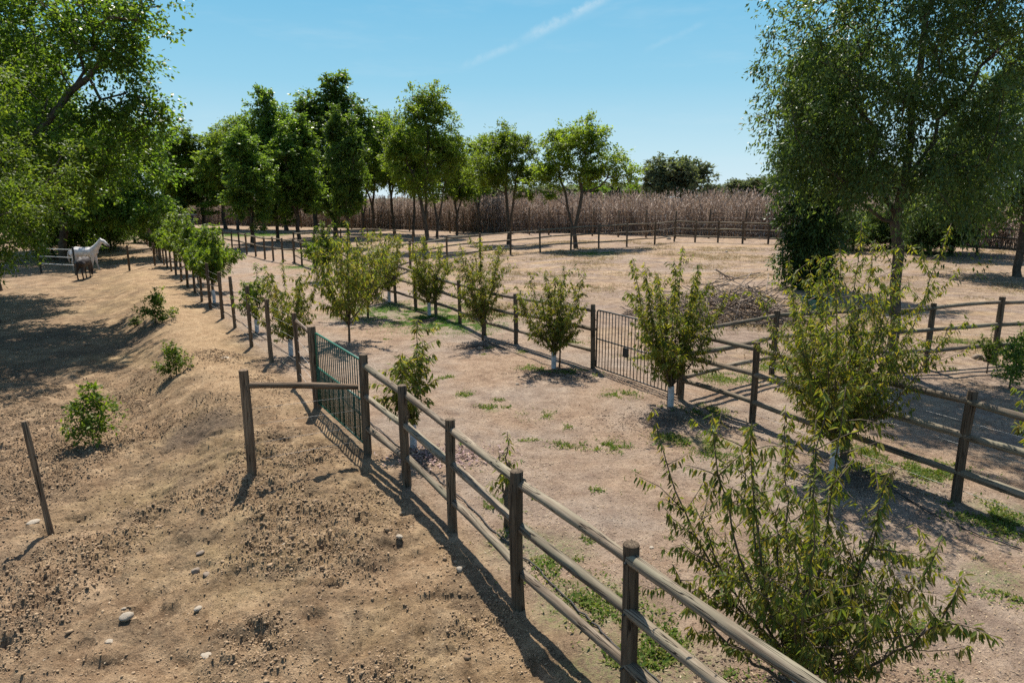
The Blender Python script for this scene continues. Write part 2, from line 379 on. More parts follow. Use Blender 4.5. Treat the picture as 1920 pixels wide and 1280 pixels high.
cx, cy = cx[keep], cy[keep]
cr = .0033 * np.exp(rng.normal(0, .62, len(cx))) + .0025 + .0003 * cy
tag(link('soil_clods', lumps('soil_clods', cx, cy, cr, M['clod'])), 'small dark clods of trampled earth left of the fence', None, None, 'stuff')

def quads(name, pos, dirs, nrm, L, W, mt, bend=0.):
    """leaf-like rhombi: base at pos, along dirs"""
    n = len(pos); dirs = dirs / np.linalg.norm(dirs, axis=1)[:, None]
    sd = np.cross(dirs, nrm); sd /= (np.linalg.norm(sd, axis=1)[:, None] + 1e-9)
    L = L[:, None]; W = W[:, None]
    V = np.empty((n, 4, 3)); V[:, 0] = pos; V[:, 1] = pos + dirs * L * .45 + sd * W * .5; V[:, 2] = pos + dirs * L; V[:, 3] = pos + dirs * L * .45 - sd * W * .5
    if bend: V[:, 2, 2] -= bend * L[:, 0]
    return mesh_np(name, V.reshape(-1, 3), np.arange(4 * n).reshape(-1, 4), 4, mt)
n = 120000
lx = rng.uniform(-8, 14, n); ly = 3.6 + 20 * rng.random(n) ** 1.35
s = side(lx, ly)
d = (1 - sst(-.4, .2, s)) * (.12 + .9 * sst(.40, .62, fbm(lx * .9, ly * .9, 61, 3))) + .06
# thicker along both fence feet
d = np.maximum(d, .9 * np.exp(-((s + .35) / .35) ** 2)); d = np.maximum(d, .9 * np.exp(-((s + 6.2) / .8) ** 2))
k = rng.random(n) < d; lx, ly = lx[k], ly[k]; n = len(lx)
pos = np.stack([lx, ly, gzv(lx, ly) + .004 + .012 * rng.random(n)], -1)
a = rng.random(n) * 6.28; dr = np.stack([np.cos(a), np.sin(a), rng.normal(0, .25, n)], -1)
tag(link('leaf_litter', quads('leaf_litter', pos, dr, np.stack([rng.normal(0, .35, n), rng.normal(0, .35, n), np.ones(n)], -1), .014 + .034 * rng.random(n), .005 + .012 * rng.random(n), M['litter'])), 'scattered dry leaves and straw on the ground', None, None, 'stuff')

def blades(name, P, per, mt, hmin, hmax, w, lab, spread=1.3):
    xs_, ys_ = [], []
    for p, r in P:
        m = int(per * r * r * 3); x = rng.normal(p.x, r * .5 * spread, m); y = rng.normal(p.y, r * .5, m)
        kk = fbm(x * 3, y * 3, 91, 3) > .45; xs_.append(x[kk]); ys_.append(y[kk])
    x = np.concatenate(xs_); y = np.concatenate(ys_); n = len(x)
    a = rng.random(n) * 6.28
    dr = np.stack([np.cos(a) * .6, np.sin(a) * .6, .4 + .6 * rng.random(n)], -1)
    nr = np.stack([-np.sin(a) * .3 + np.cos(a), np.cos(a) * .3 + np.sin(a), np.full(n, -.5)], -1)
    o = link(name, quads(name, np.stack([x, y, gzv(x, y) - .005], -1), dr, nr, hmin + (hmax - hmin) * rng.random(n) ** 1.5, w * (.6 + .8 * rng.random(n)), mt, .2))
    return tag(o, lab, None, None, 'stuff')
blades('short_grass', [(p, r * 1.6) for p, r in GP[:4]] + [(p, r) for p, r in GP[4:7]] + [(p, r) for p, r in GP[18:]], 1500, M['grass'], .03, .12, .012, 'short green grass by the pipe and far trees')
WD = [(915, 765, .16), (1280, 960, .14), (1275, 965, .1), (1870, 1085, .26), (1905, 1110, .22), (1190, 1240, .25), (1265, 1200, .3), (1130, 1140, .3), (1040, 1060, .3), (985, 1010, .25), (920, 950, .2), (1300, 830, .25), (1350, 850, .25), (1250, 820, .2), (1130, 835, .25), (1155, 840, .2),
      (1060, 835, .14), (1740, 890, .35), (1690, 880, .3), (1840, 960, .35), (1895, 990, .35), (1760, 880, .3), (1010, 690, .3), (1080, 700, .3), (1320, 770, .3), (1160, 740, .25), (720, 700, .2), (870, 740, .15), (1010, 780, .2), (1230, 910, .2), (1790, 1080, .12), (1800, 1110, .12), (1730, 1060, .12), (1740, 1180, .2), (1250, 1270, .3), (1320, 1240, .3), (1870, 650, .4), (1790, 640, .4), (1700, 660, .4), (1460, 690, .4), (1360, 710, .4), (1200, 670, .3), (1640, 850, .3), (1080, 640, .3), (870, 570, .4), (950, 590, .4)]
for i in range(85):
    x_, y_ = rng.uniform(-4, 9), 4.5 + 16 * rng.random() ** 1.3
    if -6.5 < side(x_, y_) < -.3: WD.append((x_, y_, .05 + .10 * rng.random()))
WDP = [(at(a, b), r * 1.25) if a > 50 else (Vector((a, b, 0)), r) for a, b, r in WD]
blades('ground_weeds', WDP, 2300, M['weed'], .025, .10, .02, 'low yellowish green weeds dotted over the alley ground')
DRYP = []
while len(DRYP) < 170:
    x_, y_ = rng.uniform(-4, 34), rng.uniform(15, 56)
    if side(x_, y_) < -8.5: DRYP.append((Vector((x_, y_, 0)), .5 + .9 * rng.random()))
blades('dry_grass', DRYP, 260, M['hay'], .05, .22, .022, 'dry straw-coloured grass tufts in the back paddock')

# ------------------------------------------------------------------ tree generator
def skeleton(rnd, trunk, pts, up=.5, seg=.7):
    """trunk: list of polylines (root first) as (point) lists; pts: tips. returns nodes, parent, tip ids"""
    nodes = []; par = []
    for ti, line in enumerate(trunk):
        for i, p in enumerate(line):
            if i == 0 and ti > 0:
                j = int(np.argmin([np.linalg.norm(np.array(nodes[q]) - np.array(p)) for q in range(len(nodes))])); last = j
                continue
            nodes.append(np.array(p, float)); par.append(-1 if len(nodes) == 1 else last if i else -1); last = len(nodes) - 1
    root = nodes[0]
    dist = [0.]
    for i in range(1, len(nodes)): dist.append(dist[par[i]] + np.linalg.norm(nodes[i] - nodes[par[i]]))
    axisd = lambda p: min(np.linalg.norm(p - q) for q in nodes[:len0])
    len0 = len(nodes)
    pts = sorted(pts, key=axisd)
    zmin = nodes[min(2, len0 - 1)][2] * .6
    tips = []
    arr = np.array(nodes); dar = np.array(dist)
    for p in pts:
        dv = p[None] - arr; dl = np.linalg.norm(dv, axis=1)
        cost = dl * (1 + up * np.clip(.55 - dv[:, 2] / (dl + 1e-6), 0, 2)) + .12 * dar + 5 * (arr[:, 2] < zmin)
        j = int(np.argmin(cost)); q = arr[j]; L = dl[j]
        k = max(1, int(L / seg)); last = j
        new = []
        pd = q - arr[par[j]] if par[j] >= 0 else np.array((0, 0, 1.)); pd = pd / (np.linalg.norm(pd) + 1e-6)
        c = q + pd * L * .35 + np.array((0, 0, .08 * L))
        for i in range(1, k + 1):
            t = i / k; b = (1 - t) ** 2 * q + 2 * t * (1 - t) * c + t * t * p
            if i < k: b = b + rnd.normal(0, .05 * seg, 3)
            nodes.append(b); par.append(last); dist.append(dist[last] + L / k); last = len(nodes) - 1; new.append(b)
        arr = np.array(nodes); dar = np.array(dist); tips.append(last)
    return np.array(nodes), np.array(par), tips
def wood_mesh(name, nodes, par, r_tip, r_pow, r_root, mt):
    n = len(nodes); cnt = np.zeros(n)
    ch = [[] for _ in range(n)]
    for i in range(n):
        if par[i] >= 0: ch[par[i]].append(i)
    for i in range(n - 1, -1, -1):
        if not ch[i]: cnt[i] = 1
        if par[i] >= 0: cnt[par[i]] += cnt[i]
    rad = r_tip * cnt ** r_pow; rad *= r_root / rad[0] * .5 + .5
    rad = np.minimum(rad, r_root)
    rad[0] *= 1.35
    m = MB()
    # chains along the thickest child
    starts = [(0, None)]
    while starts:
        i, frm = starts.pop()
        line = []; rr = []
        if frm is not None: line.append(nodes[frm]); rr.append(rad[i])
        j = i
        while True:
            line.append(nodes[j]); rr.append(rad[j])
            if not ch[j]: break
            b = max(ch[j], key=lambda q: cnt[q])
            for q in ch[j]:
                if q != b: starts.append((q, j))
            j = b
        if len(line) > 1: m.tube(line, rr, 8 if rr[0] > .08 else 5 if rr[0] > .03 else 3, False)
    return m.mesh(name, mt)
def leaf_cloud(rnd, tips, nodes, par, per, spread, L, W, droop, mt, name='crown', flat=.7, streamer=0.):
    T = nodes[tips]; P = nodes[par[tips]]
    n = len(T) * per
    b = np.repeat(T, per, 0); d = np.repeat(T - P, per, 0); d /= (np.linalg.norm(d, axis=1)[:, None] + 1e-6)
    wgt = np.repeat(np.clip(rnd.normal(1, .3, len(T)), .4, 1.7), per)
    # sprigs inside a cluster: leaves gather along a few sub twigs
    ns = 7
    sub = rnd.normal(0, 1, (len(T), ns, 3)); sub[..., 2] *= flat
    sub += ((T - P) / (np.linalg.norm(T - P, axis=1)[:, None] + 1e-6))[:, None, :] * .7
    sub /= np.linalg.norm(sub, axis=2)[..., None]
    pick = rnd.integers(0, ns, n); ti = np.repeat(np.arange(len(T)), per)
    sd = sub[ti, pick]
    u = rnd.random(n) ** .6
    pos = b + sd * (u * spread * 1.7 * wgt)[:, None] + rnd.normal(0, spread * .22, (n, 3))
    if streamer: pos[:, 2] -= streamer * u ** 2 * wgt
    dr = sd + rnd.normal(0, .7, (n, 3)); dr[:, 2] -= droop
    nr = rnd.normal(0, .55, (n, 3)); nr[:, 2] += 1
    l = L * (.6 + .8 * rnd.random(n))
    return quads(name, pos, dr, nr, l, l * W, mt)
def lobes_pts(rnd, lobes):
    out = []
    for (c, r, k) in lobes:
        v = rnd.normal(0, 1, (k, 3)); v /= np.linalg.norm(v, axis=1)[:, None]
        rr = (.30 + .70 * rnd.random(k) ** .55)
        bd = rnd.normal(0, 1, (7, 3)); bd /= np.linalg.norm(bd, axis=1)[:, None]
        rr = rr * (.74 + .46 * np.clip((v @ bd.T).max(1), 0, 1) ** 6)
        p = np.array(c) + v * rr[:, None] * np.array(r) * 1.05
        out += [q for q in p]
    return out
def tree_meshes(seed, trunk, lobes, leaf, per, spread, L, W=.55, droop=.3, r_root=.2, bark='bark', r_tip=.012, up=.5, flat=.7, streamer=0., seg=.7):
    rnd = np.random.default_rng(seed)
    nodes, par, tips = skeleton(rnd, trunk, lobes_pts(rnd, lobes), up, seg)
    tips = np.array(tips)
    wm = wood_mesh('trunk', nodes, par, r_tip, .5, r_root, M[bark])
    lm = leaf_cloud(rnd, tips, nodes, par, per, spread, L, W, droop, M[leaf], 'crown', flat, streamer)
    return wm, lm
def wig(rnd, a, b, n, amp):
    a = np.array(a, float); b = np.array(b, float)
    return [tuple(a + (b - a) * i / n + (rnd.normal(0, amp, 3) * (0 < i < n))) for i in range(n + 1)]
W0 = np.random.default_rng(11)
TM = {}
def put(kind, loc, sc, rz, label, cat='tree', group=None, name='tree', leaf=None, parts=('trunk', 'crown')):
    o = empty(name, loc, label, cat, group, rz); o.scale = sc
    for nm, me in zip(parts, TM[kind]):
        c = link(nm, me, o)
        if nm == 'crown' and leaf: c.material_slots[0].link = 'OBJECT'; c.material_slots[0].material = M[leaf]
    return o
# open ash, forked trunk, about 10 m
TM['ash_a'] = tree_meshes(1, [wig(W0, (0, 0, -.3), (.25, .1, 3.2), 4, .06), wig(W0, (.2, .1, 2.3), (-1.0, .3, 6.5), 4, .15), wig(W0, (.25, .1, 3.2), (.9, -.2, 8.2), 5, .15)],
    [((0, 0, 6.6), (2.5, 2.4, 3.0), 95), ((.4, .2, 8.6), (1.3, 1.3, 1.4), 35), ((-1.2, .3, 5.6), (1.6, 1.6, 1.6), 30)], 'ash', 165, .40, .18, .5, .35, .19)
TM['ash_b'] = tree_meshes(2, [wig(W0, (0, 0, -.3), (-.15, 0, 1.3), 2, .03), wig(W0, (-.15, 0, 1.3), (-1.3, .2, 6.4), 5, .12), wig(W0, (-.15, 0, 1.3), (.5, .2, 7.6), 6, .12), wig(W0, (.2, .1, 4.0), (2.8, 0, 5.8), 4, .12)],
    [((-.5, 0, 7.2), (2.4, 2.2, 2.5), 75), ((.4, 0, 8.6), (1.5, 1.4, 1.4), 30), ((2.7, 0, 6.2), (1.5, 1.5, 1.3), 28), ((-1.9, .2, 5.4), (1.2, 1.3, 1.5), 24), ((1.2, .6, 5.6), (1.2, 1.2, 1.2), 12)], 'ash', 165, .39, .175, .5, .35, .19)
TM['ash_c'] = tree_meshes(3, [wig(W0, (0, 0, -.3), (.1, 0, 2.8), 4, .05), wig(W0, (.1, 0, 2.2), (-1.3, 0, 8.5), 6, .15), wig(W0, (.1, 0, 2.8), (.5, 0, 11.5), 8, .15), wig(W0, (.2, 0, 4.5), (1.9, 0, 9.0), 5, .12)],
    [((0, 0, 8.0), (2.4, 2.2, 4.6), 120), ((.3, 0, 11.4), (1.4, 1.3, 1.9), 42), ((-1.7, 0, 8.5), (1.2, 1.3, 2.6), 36), ((2.0, .2, 8.3), (1.3, 1.2, 1.9), 32)], 'ash', 160, .40, .18, .5, .35, .2)
TM['dark_a'] = tree_meshes(4, [wig(W0, (0, 0, -.3), (0, .1, 3.0), 4, .05), wig(W0, (0, .1, 2.6), (-1.3, 0, 10.5), 7, .15), wig(W0, (0, .1, 3.0), (.6, 0, 12.), 8, .15), wig(W0, (.1, 0, 3.4), (1.9, 0, 9.8), 6, .12)],
    [((0, 0, 6.6), (2.6, 2.4, 4.2), 120), ((-1.3, 0, 10.2), (.8, .9, 2.4), 34), ((.45, 0, 11.4), (.85, .85, 2.5), 38), ((1.9, 0, 9.6), (.8, .9, 2.3), 30), ((0, 0, 3.2), (2.0, 2.0, 1.4), 26)], 'dark', 165, .41, .205, .62, .45, .2)
TM['dark_b'] = tree_meshes(5, [wig(W0, (0, 0, -.3), (.1, .1, 3.4), 4, .06), wig(W0, (0, .1, 2.6), (-1.0, 0, 9.5), 6, .15), wig(W0, (0, .1, 3.4), (.8, 0, 11.), 7, .15)],
    [((0, 0, 6.4), (2.2, 2.1, 4.4), 120), ((-.9, 0, 9.9), (.9, .9, 1.9), 30), ((.9, 0, 11.0), (.9, .9, 2.2), 36)], 'dark', 165, .41, .205, .62, .45, .2)
# broad tree of the left row, about 14 m, leans out to +x
TM['left_a'] = tree_meshes(6, [wig(W0, (0, 0, -.4), (.2, .1, 3.4), 4, .06), wig(W0, (.2, .1, 3.0), (3.4, -.4, 7.6), 6, .2), wig(W0, (.2, .1, 3.4), (-2.5, .5, 8.5), 6, .2), wig(W0, (.2, .1, 3.4), (.5, .2, 12.0), 8, .2), wig(W0, (1.5, 0, 5.2), (5.6, -.3, 9.2), 6, .15)],
    [((0, 0, 8.4), (3.7, 3.6, 4.2), 170), ((5.2, -.3, 9.8), (2.3, 2.0, 1.4), 64), ((5.7, 0, 7.1), (1.4, 1.6, .9), 26), ((3.9, 0, 6.2), (2.0, 2.4, 1.5), 48), ((2.2, .8, 5.2), (2.2, 2.2, 1.2), 44), ((-3.0, 0, 5.5), (2.6, 2.6, 2.5), 60), ((.5, 0, 12.2), (2.4, 2.4, 1.8), 50)], 'left', 170, .44, .14, .6, .35, .34, 'bark', .013)
TM['left_b'] = tree_meshes(7, [wig(W0, (0, 0, -.4), (.1, .1, 2.6), 3, .05), wig(W0, (.1, .1, 2.4), (2.4, -.4, 5.6), 5, .15), wig(W0, (.1, .1, 2.6), (-2., .5, 6.0), 5, .15), wig(W0, (.1, .1, 2.6), (.3, .2, 8.6), 6, .15)],
    [((0, 0, 5.6), (3.3, 3.2, 3.2), 170), ((2.6, -.4, 4.2), (1.8, 2.0, 1.7), 60), ((0, -.5, 3.0), (3.0, 3.0, 1.2), 60), ((.2, 0, 8.4), (1.7, 1.7, 1.2), 34)], 'ash_light', 300, .36, .095, .42, .35, .24, 'bark', .011)
TM['left_c'] = tree_meshes(16, [wig(W0, (0, 0, -.4), (.2, .1, 3.0), 4, .06), wig(W0, (.2, .1, 2.8), (3.8, -.4, 6.6), 6, .2), wig(W0, (.2, .1, 3.0), (-2.5, .5, 7.5), 6, .2), wig(W0, (.2, .1, 3.0), (.5, .2, 10.5), 7, .2)],
    [((0, 0, 7.2), (4.4, 4.2, 4.4), 200), ((3.8, 0, 5.6), (2.4, 2.6, 2.2), 70), ((3.4, -.4, 3.4), (2.8, 2.4, 1.3), 70), ((-3.0, 0, 4.6), (2.6, 2.6, 2.5), 60), ((4.6, .2, 7.6), (1.6, 1.6, 1.2), 30)], 'left', 160, .46, .18, .6, .5, .30, 'bark', .013)
# fine-leaved tree on the right
TM['fine_a'] = tree_meshes(8, [wig(W0, (0, 0, -.4), (-.28, .05, 3.2), 5, .04), wig(W0, (-.28, .05, 3.0), (-1.5, .2, 7.0), 6, .12), wig(W0, (-.28, .05, 3.2), (.2, 0, 10.5), 9, .12), wig(W0, (-.2, 0, 4.2), (1.6, -.1, 6.8), 5, .12), wig(W0, (-.3, 0, 3.0), (-2.3, .3, 4.6), 5, .1)],
    [((-.6, 0, 7.2), (2.5, 2.3, 3.7), 250), ((-2.2, .1, 5.8), (.9, 1.3, 1.8), 56), ((1.3, 0, 7.4), (1.4, 1.6, 2.6), 80), ((-.3, 0, 10.2), (2.2, 2.1, 2.0), 70), ((-1.3, .2, 4.5), (1.3, 1.4, 1.0), 40), ((1.0, 0, 4.7), (1.3, 1.5, 1.1), 34), ((.2, -.3, 3.9), (1.3, 1.3, .8), 20)], 'fine', 180, .32, .098, .38, .9, .125, 'bark', .0075, .5, .9, .35)
TM['fine_b'] = tree_meshes(14, [wig(W0, (0, 0, -.4), (.1, .05, 2.6), 4, .05), wig(W0, (.1, .05, 2.4), (-2.8, .2, 6.5), 6, .15), wig(W0, (.1, .05, 2.6), (.4, 0, 10.2), 8, .15), wig(W0, (.1, 0, 3.0), (2.8, -.1, 7.2), 5, .15)],
    [((0, 0, 7.0), (4.4, 3.6, 4.2), 260), ((-3.2, 0, 4.6), (2.0, 2.2, 2.4), 90), ((2.8, 0, 5.0), (2.2, 2.2, 2.4), 70), ((-1.0, -.6, 3.4), (2.4, 2.2, 1.6), 60)], 'fine', 140, .46, .18, .42, .8, .2, 'bark', .011, .5, .8, .4)
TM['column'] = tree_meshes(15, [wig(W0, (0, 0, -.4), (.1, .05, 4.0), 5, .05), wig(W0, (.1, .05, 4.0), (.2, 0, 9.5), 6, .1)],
    [((0, 0, 6.0), (1.6, 1.7, 3.6), 190), ((.1, 0, 2.4), (.72, .8, 2.2), 80), ((.2, 0, .8), (.75, .8, .8), 34), ((.6, 0, 8.6), (1.6, 1.5, 1.6), 50)], 'shade_leaf', 200, .42, .16, .40, .7, .17, 'bark', .010, .5, .8, .3)
# small dense far trees and shrubs
TM['round_a'] = tree_meshes(9, [wig(W0, (0, 0, -.3), (0, .1, 2.2), 3, .05), wig(W0, (0, 0, 1.5), (1.4, 0, 4.6), 3, .1)],
    [((0, 0, 4.6), (2.9, 2.9, 2.8), 90), ((1.2, 0, 5.6), (1.8, 1.8, 1.5), 26), ((-1.6, 0, 4.0), (1.8, 1.8, 2.0), 26)], 'grey', 130, .5, .34, .55, .2, .22)
TM['shrub_a'] = tree_meshes(10, [wig(W0, (0, 0, -.1), (0, .02, .35), 2, .01)], [((0, 0, .55), (.42, .42, .40), 46), ((.05, 0, .9), (.18, .18, .22), 14)], 'sapgreen', 34, .085, .075, .45, .25, .022, 'stem', .004, .4, .8, 0, .15)
TM['shrub_b'] = tree_meshes(12, [wig(W0, (0, 0, -.1), (0, .02, .3), 2, .01)], [((-.05, 0, .45), (.34, .34, .36), 36), ((.1, 0, .75), (.16, .16, .22), 14), ((.35, 0, .25), (.28, .2, .16), 10)], 'sapgreen', 34, .085, .075, .5, .25, .022, 'stem', .004, .4, .8, 0, .15)
TM['thicket'] = tree_meshes(13, [wig(W0, (0, 0, -.2), (0, 0, .8), 2, .03)], [((0, 0, 1.0), (1.6, 1.2, .9), 80), ((.8, 0, 1.8), (.7, .7, .8), 24), ((-.9, 0, 1.5), (.6, .7, .7), 20)], 'fine', 120, .26, .12, .4, .4, .06, 'bark', .008, .4, .8, 0, .4)

GRV = 'trees of the grove behind the alley'
def grove(px, py, kind, top, w, label, rz=0., leaf=None, unit=None):
    p = at(px, py); h = height_at(p, top); U = {'ash_a': 10.6, 'ash_b': 10.6, 'ash_c': 13.8, 'dark_a': 14.4, 'dark_b': 13.6}[kind]
    UW = {'ash_a': 5.6, 'ash_b': 7.0, 'ash_c': 6.2, 'dark_a': 5.4, 'dark_b': 4.6}[kind]
    sz = h / U; sx = px_width(p, w) * 1.12 / UW
    put(kind, p, (sx, sx, sz), rz, label, 'tree', GRV, 'ash_tree' if kind.startswith('ash') else 'broadleaf_tree', leaf)
grove(1080, 465, 'ash_b', 208, 172, 'round-crowned ash at the right end of the grove with one low branch reaching right')
grove(953, 458, 'ash_b', 222, 140, 'ash tree on a V-forked trunk, second from the right end of the grove', 2.4)
grove(898, 434, 'ash_a', 246, 92, 'slim single-stemmed ash left of the V-forked ash', 1.0)
grove(857, 440, 'ash_a', 268, 84, 'short thin ash standing right of the tallest light green ash', 4.0)
grove(797, 469, 'ash_c', 150, 140, 'tallest light green ash with a broad crown near the middle of the photo', 0.2)
grove(819, 446, 'ash_b', 225, 110, 'two-stemmed ash close behind the tallest light green ash', 3.5)
grove(775, 443, 'ash_a', 228, 90, 'ash half hidden left of the tallest light green ash', 5.2)
grove(740, 438, 'ash_a', 200, 100, 'light green ash in the gap between tall dark tree and tallest ash', 2.2, 'ash_light')
grove(700, 436, 'ash_a', 214, 90, 'light green ash touching the right flank of the tall dark tree', 0.7)
grove(655, 462, 'dark_b', 190, 70, 'dark tree on a thin trunk leaning left in front of the tall dark tree', 3.0)
grove(630, 444, 'dark_a', 130, 128, 'tallest dark green tree of the grove with a three-pointed top', 0.1)
grove(562, 455, 'dark_b', 205, 96, 'dark green tree between the two tall dark tops', 1.2)
grove(521, 452, 'dark_a', 156, 92, 'tall dark tree with two narrow points left of the tallest dark one', 2.9)
grove(473, 463, 'dark_b', 232, 90, 'dark tree on the thickest trunk at the front of the grove', 4.4)
grove(446, 432, 'ash_a', 208, 90, 'tall thin-topped ash rising left of the dark trees', 0.5)
grove(424, 430, 'dark_b', 232, 92, 'yellow-green ash at the left part of the grove front', 1.9, 'ash_light')
grove(384, 428, 'dark_b', 236, 100, 'yellow-green ash second from the left end of the grove', 3.7, 'ash_light')
grove(347, 428, 'dark_b', 250, 96, 'leftmost tree of the grove, reaching over the young row', 3.1, 'ash')
grove(320, 420, 'ash_a', 275, 60, 'small ash far back behind the left end of the grove', 5.0)
grove(592, 432, 'dark_b', 215, 110, 'dark tree in the second row under the tallest dark one', 0.3)
grove(538, 432, 'dark_b', 225, 100, 'dark tree in the second row left of the gap', 2.0)
grove(497, 430, 'ash_a', 228, 100, 'ash in the second row behind the thickest trunk', 2.6)
grove(680, 430, 'ash_b', 232, 110, 'ash in the second row behind the leaning thin trunk', 4.2)

def tree_at(kind, x, y, sc, rz, label, name='tree', group=None, leaf=None):
    return put(kind, (x, y, tz(x, y)), sc, rz, label, 'tree', group, name, leaf)
LR = 'broad trees of the left-hand row'
tree_at('left_a', -18.8, 24.2, (1.0, 1.0, 1.0), 0, 'big broad tree at the left with a long branch reaching out against the sky', 'broadleaf_tree', LR)
tree_at('left_b', -15.6, 16.2, (1.05, 1.05, 1.02), .6, 'bright light green tree nearest the camera at the left edge', 'broadleaf_tree', LR)
tree_at('left_a', -24.2, 31.8, (.95, .95, .95), -.5, 'broad dark tree second in the left row, leaning over the dirt ground', 'broadleaf_tree', LR)
tree_at('left_c', -29.6, 45.2, (1.12, 1.12, 1.0), .1, 'broad tree behind the two horses with foliage hanging low', 'broadleaf_tree', LR)
tree_at('left_c', -34.5, 54.0, (1.1, 1.1, 1.0), -.2, 'tree at the far end of the left row beside the pale sky gap', 'broadleaf_tree', LR)
tree_at('left_b', -27.5, 29.0, (1.2, 1.2, 1.4), 2.0, 'tree filling the space behind the big left trunks', 'broadleaf_tree', LR)
# right side
tree_at('fine_a', 9.0, 15.7, (1.04, 1.04, 1.08), 0, 'tall fine-leaved tree with bare lower trunk by the right paddock fence', 'fine_leaved_tree')
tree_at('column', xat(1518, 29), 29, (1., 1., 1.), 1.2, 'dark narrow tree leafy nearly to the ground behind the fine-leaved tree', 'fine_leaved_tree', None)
tree_at('fine_b', xat(1915, 33), 33, (1., 1., 1.08), 2.6, 'wide fine-leaved tree at the right edge with low hanging foliage', 'fine_leaved_tree')
tree_at('fine_b', xat(1785, 43), 43, (.85, .85, .68), 4.0, 'smaller green tree behind the wide tree at the right edge', 'fine_leaved_tree')
for i, (px, Y_, s, lab) in enumerate([(1600, 47, 1.0, 'low dark thicket left of the bare trunk along the back fence'), (1720, 45, 1.1, 'low green thicket right of the bare trunk along the back fence'), (1765, 43, .9, 'small thicket between the trunk and the right end of the back fence'), (1670, 48, 1.2, 'dense thicket straight behind the fine-leaved tree trunk'), (1560, 46, 1.0, 'low thicket right of the dark narrow tree along the back fence')]):
    tree_at('thicket', xat(px, Y_), Y_, (s * 1.3, s, s), i * 1.3, lab, 'shrub', 'thickets along the back fence')['category'] = 'shrub'
for i, (px, Y_, s, lab) in enumerate([(95, 47, 1.2, 'low green bush deep in the shade left of the horses'), (150, 52, 1.3, 'green bush straight behind the white-grey horse'), (205, 55, 1.3, 'green bush right behind the raised horse head'), (250, 60, 1.2, 'low bush closing the far end of the left track'), (275, 78, 1.5, 'far scrub bush left of the low shed')]):
    tree_at('thicket', xat(px, Y_), Y_, (s * 1.4, s, s), i * 1.1, lab, 'shrub', 'bushes behind the horses', 'left' if i < 4 else None)['category'] = 'shrub'
# far trees
FAR = [(1265, 108, 296, 112, 'round grey-green tree rising alone above the reed bed'), (1100, 170, 344, 80, 'low dark tree far behind the right end of the grove'), (1150, 180, 343, 74, 'low far tree just left of the round one above the reeds'), (1200, 150, 345, 70, 'dark far tree touching the left side of the round tree'),
       (1335, 165, 346, 60, 'small far tree right of the round tree above the reeds'), (1400, 140, 334, 90, 'wide pale green far tree left of the right-hand trees'), (1450, 150, 330, 60, 'far tree just showing beside the dark right-hand foliage'), (1040, 160, 346, 90, 'low far tree seen between two grove trunks'),
       (960, 165, 348, 100, 'low far tree seen behind the V-forked ash'), (880, 170, 348, 100, 'low far tree behind the slim ash'), (1560, 130, 320, 120, 'far tree behind the dark narrow tree'), (1640, 125, 310, 120, 'far tree glimpsed behind the bare trunk'),
       (277, 95, 372, 48, 'round grey-green tree in the far gap left of the grove'), (322, 85, 372, 50, 'dark bushy tree by the shed roof in the far gap'), (232, 80, 385, 60, 'bushy tree behind the end of the left row')]
for i, (px, Y_, top, w, lab) in enumerate(FAR):
    x = xat(px, Y_); z = tz(x, Y_); p = Vector((x, Y_, z)); h = height_at(p, top)
    s = px_width(p, w) / 6.0
    put('round_a', p, (s, s, h / 7.4), i * 1.7, lab, 'tree', 'far trees on the horizon', 'far_tree', 'dark' if i in (1, 3, 13) else None)

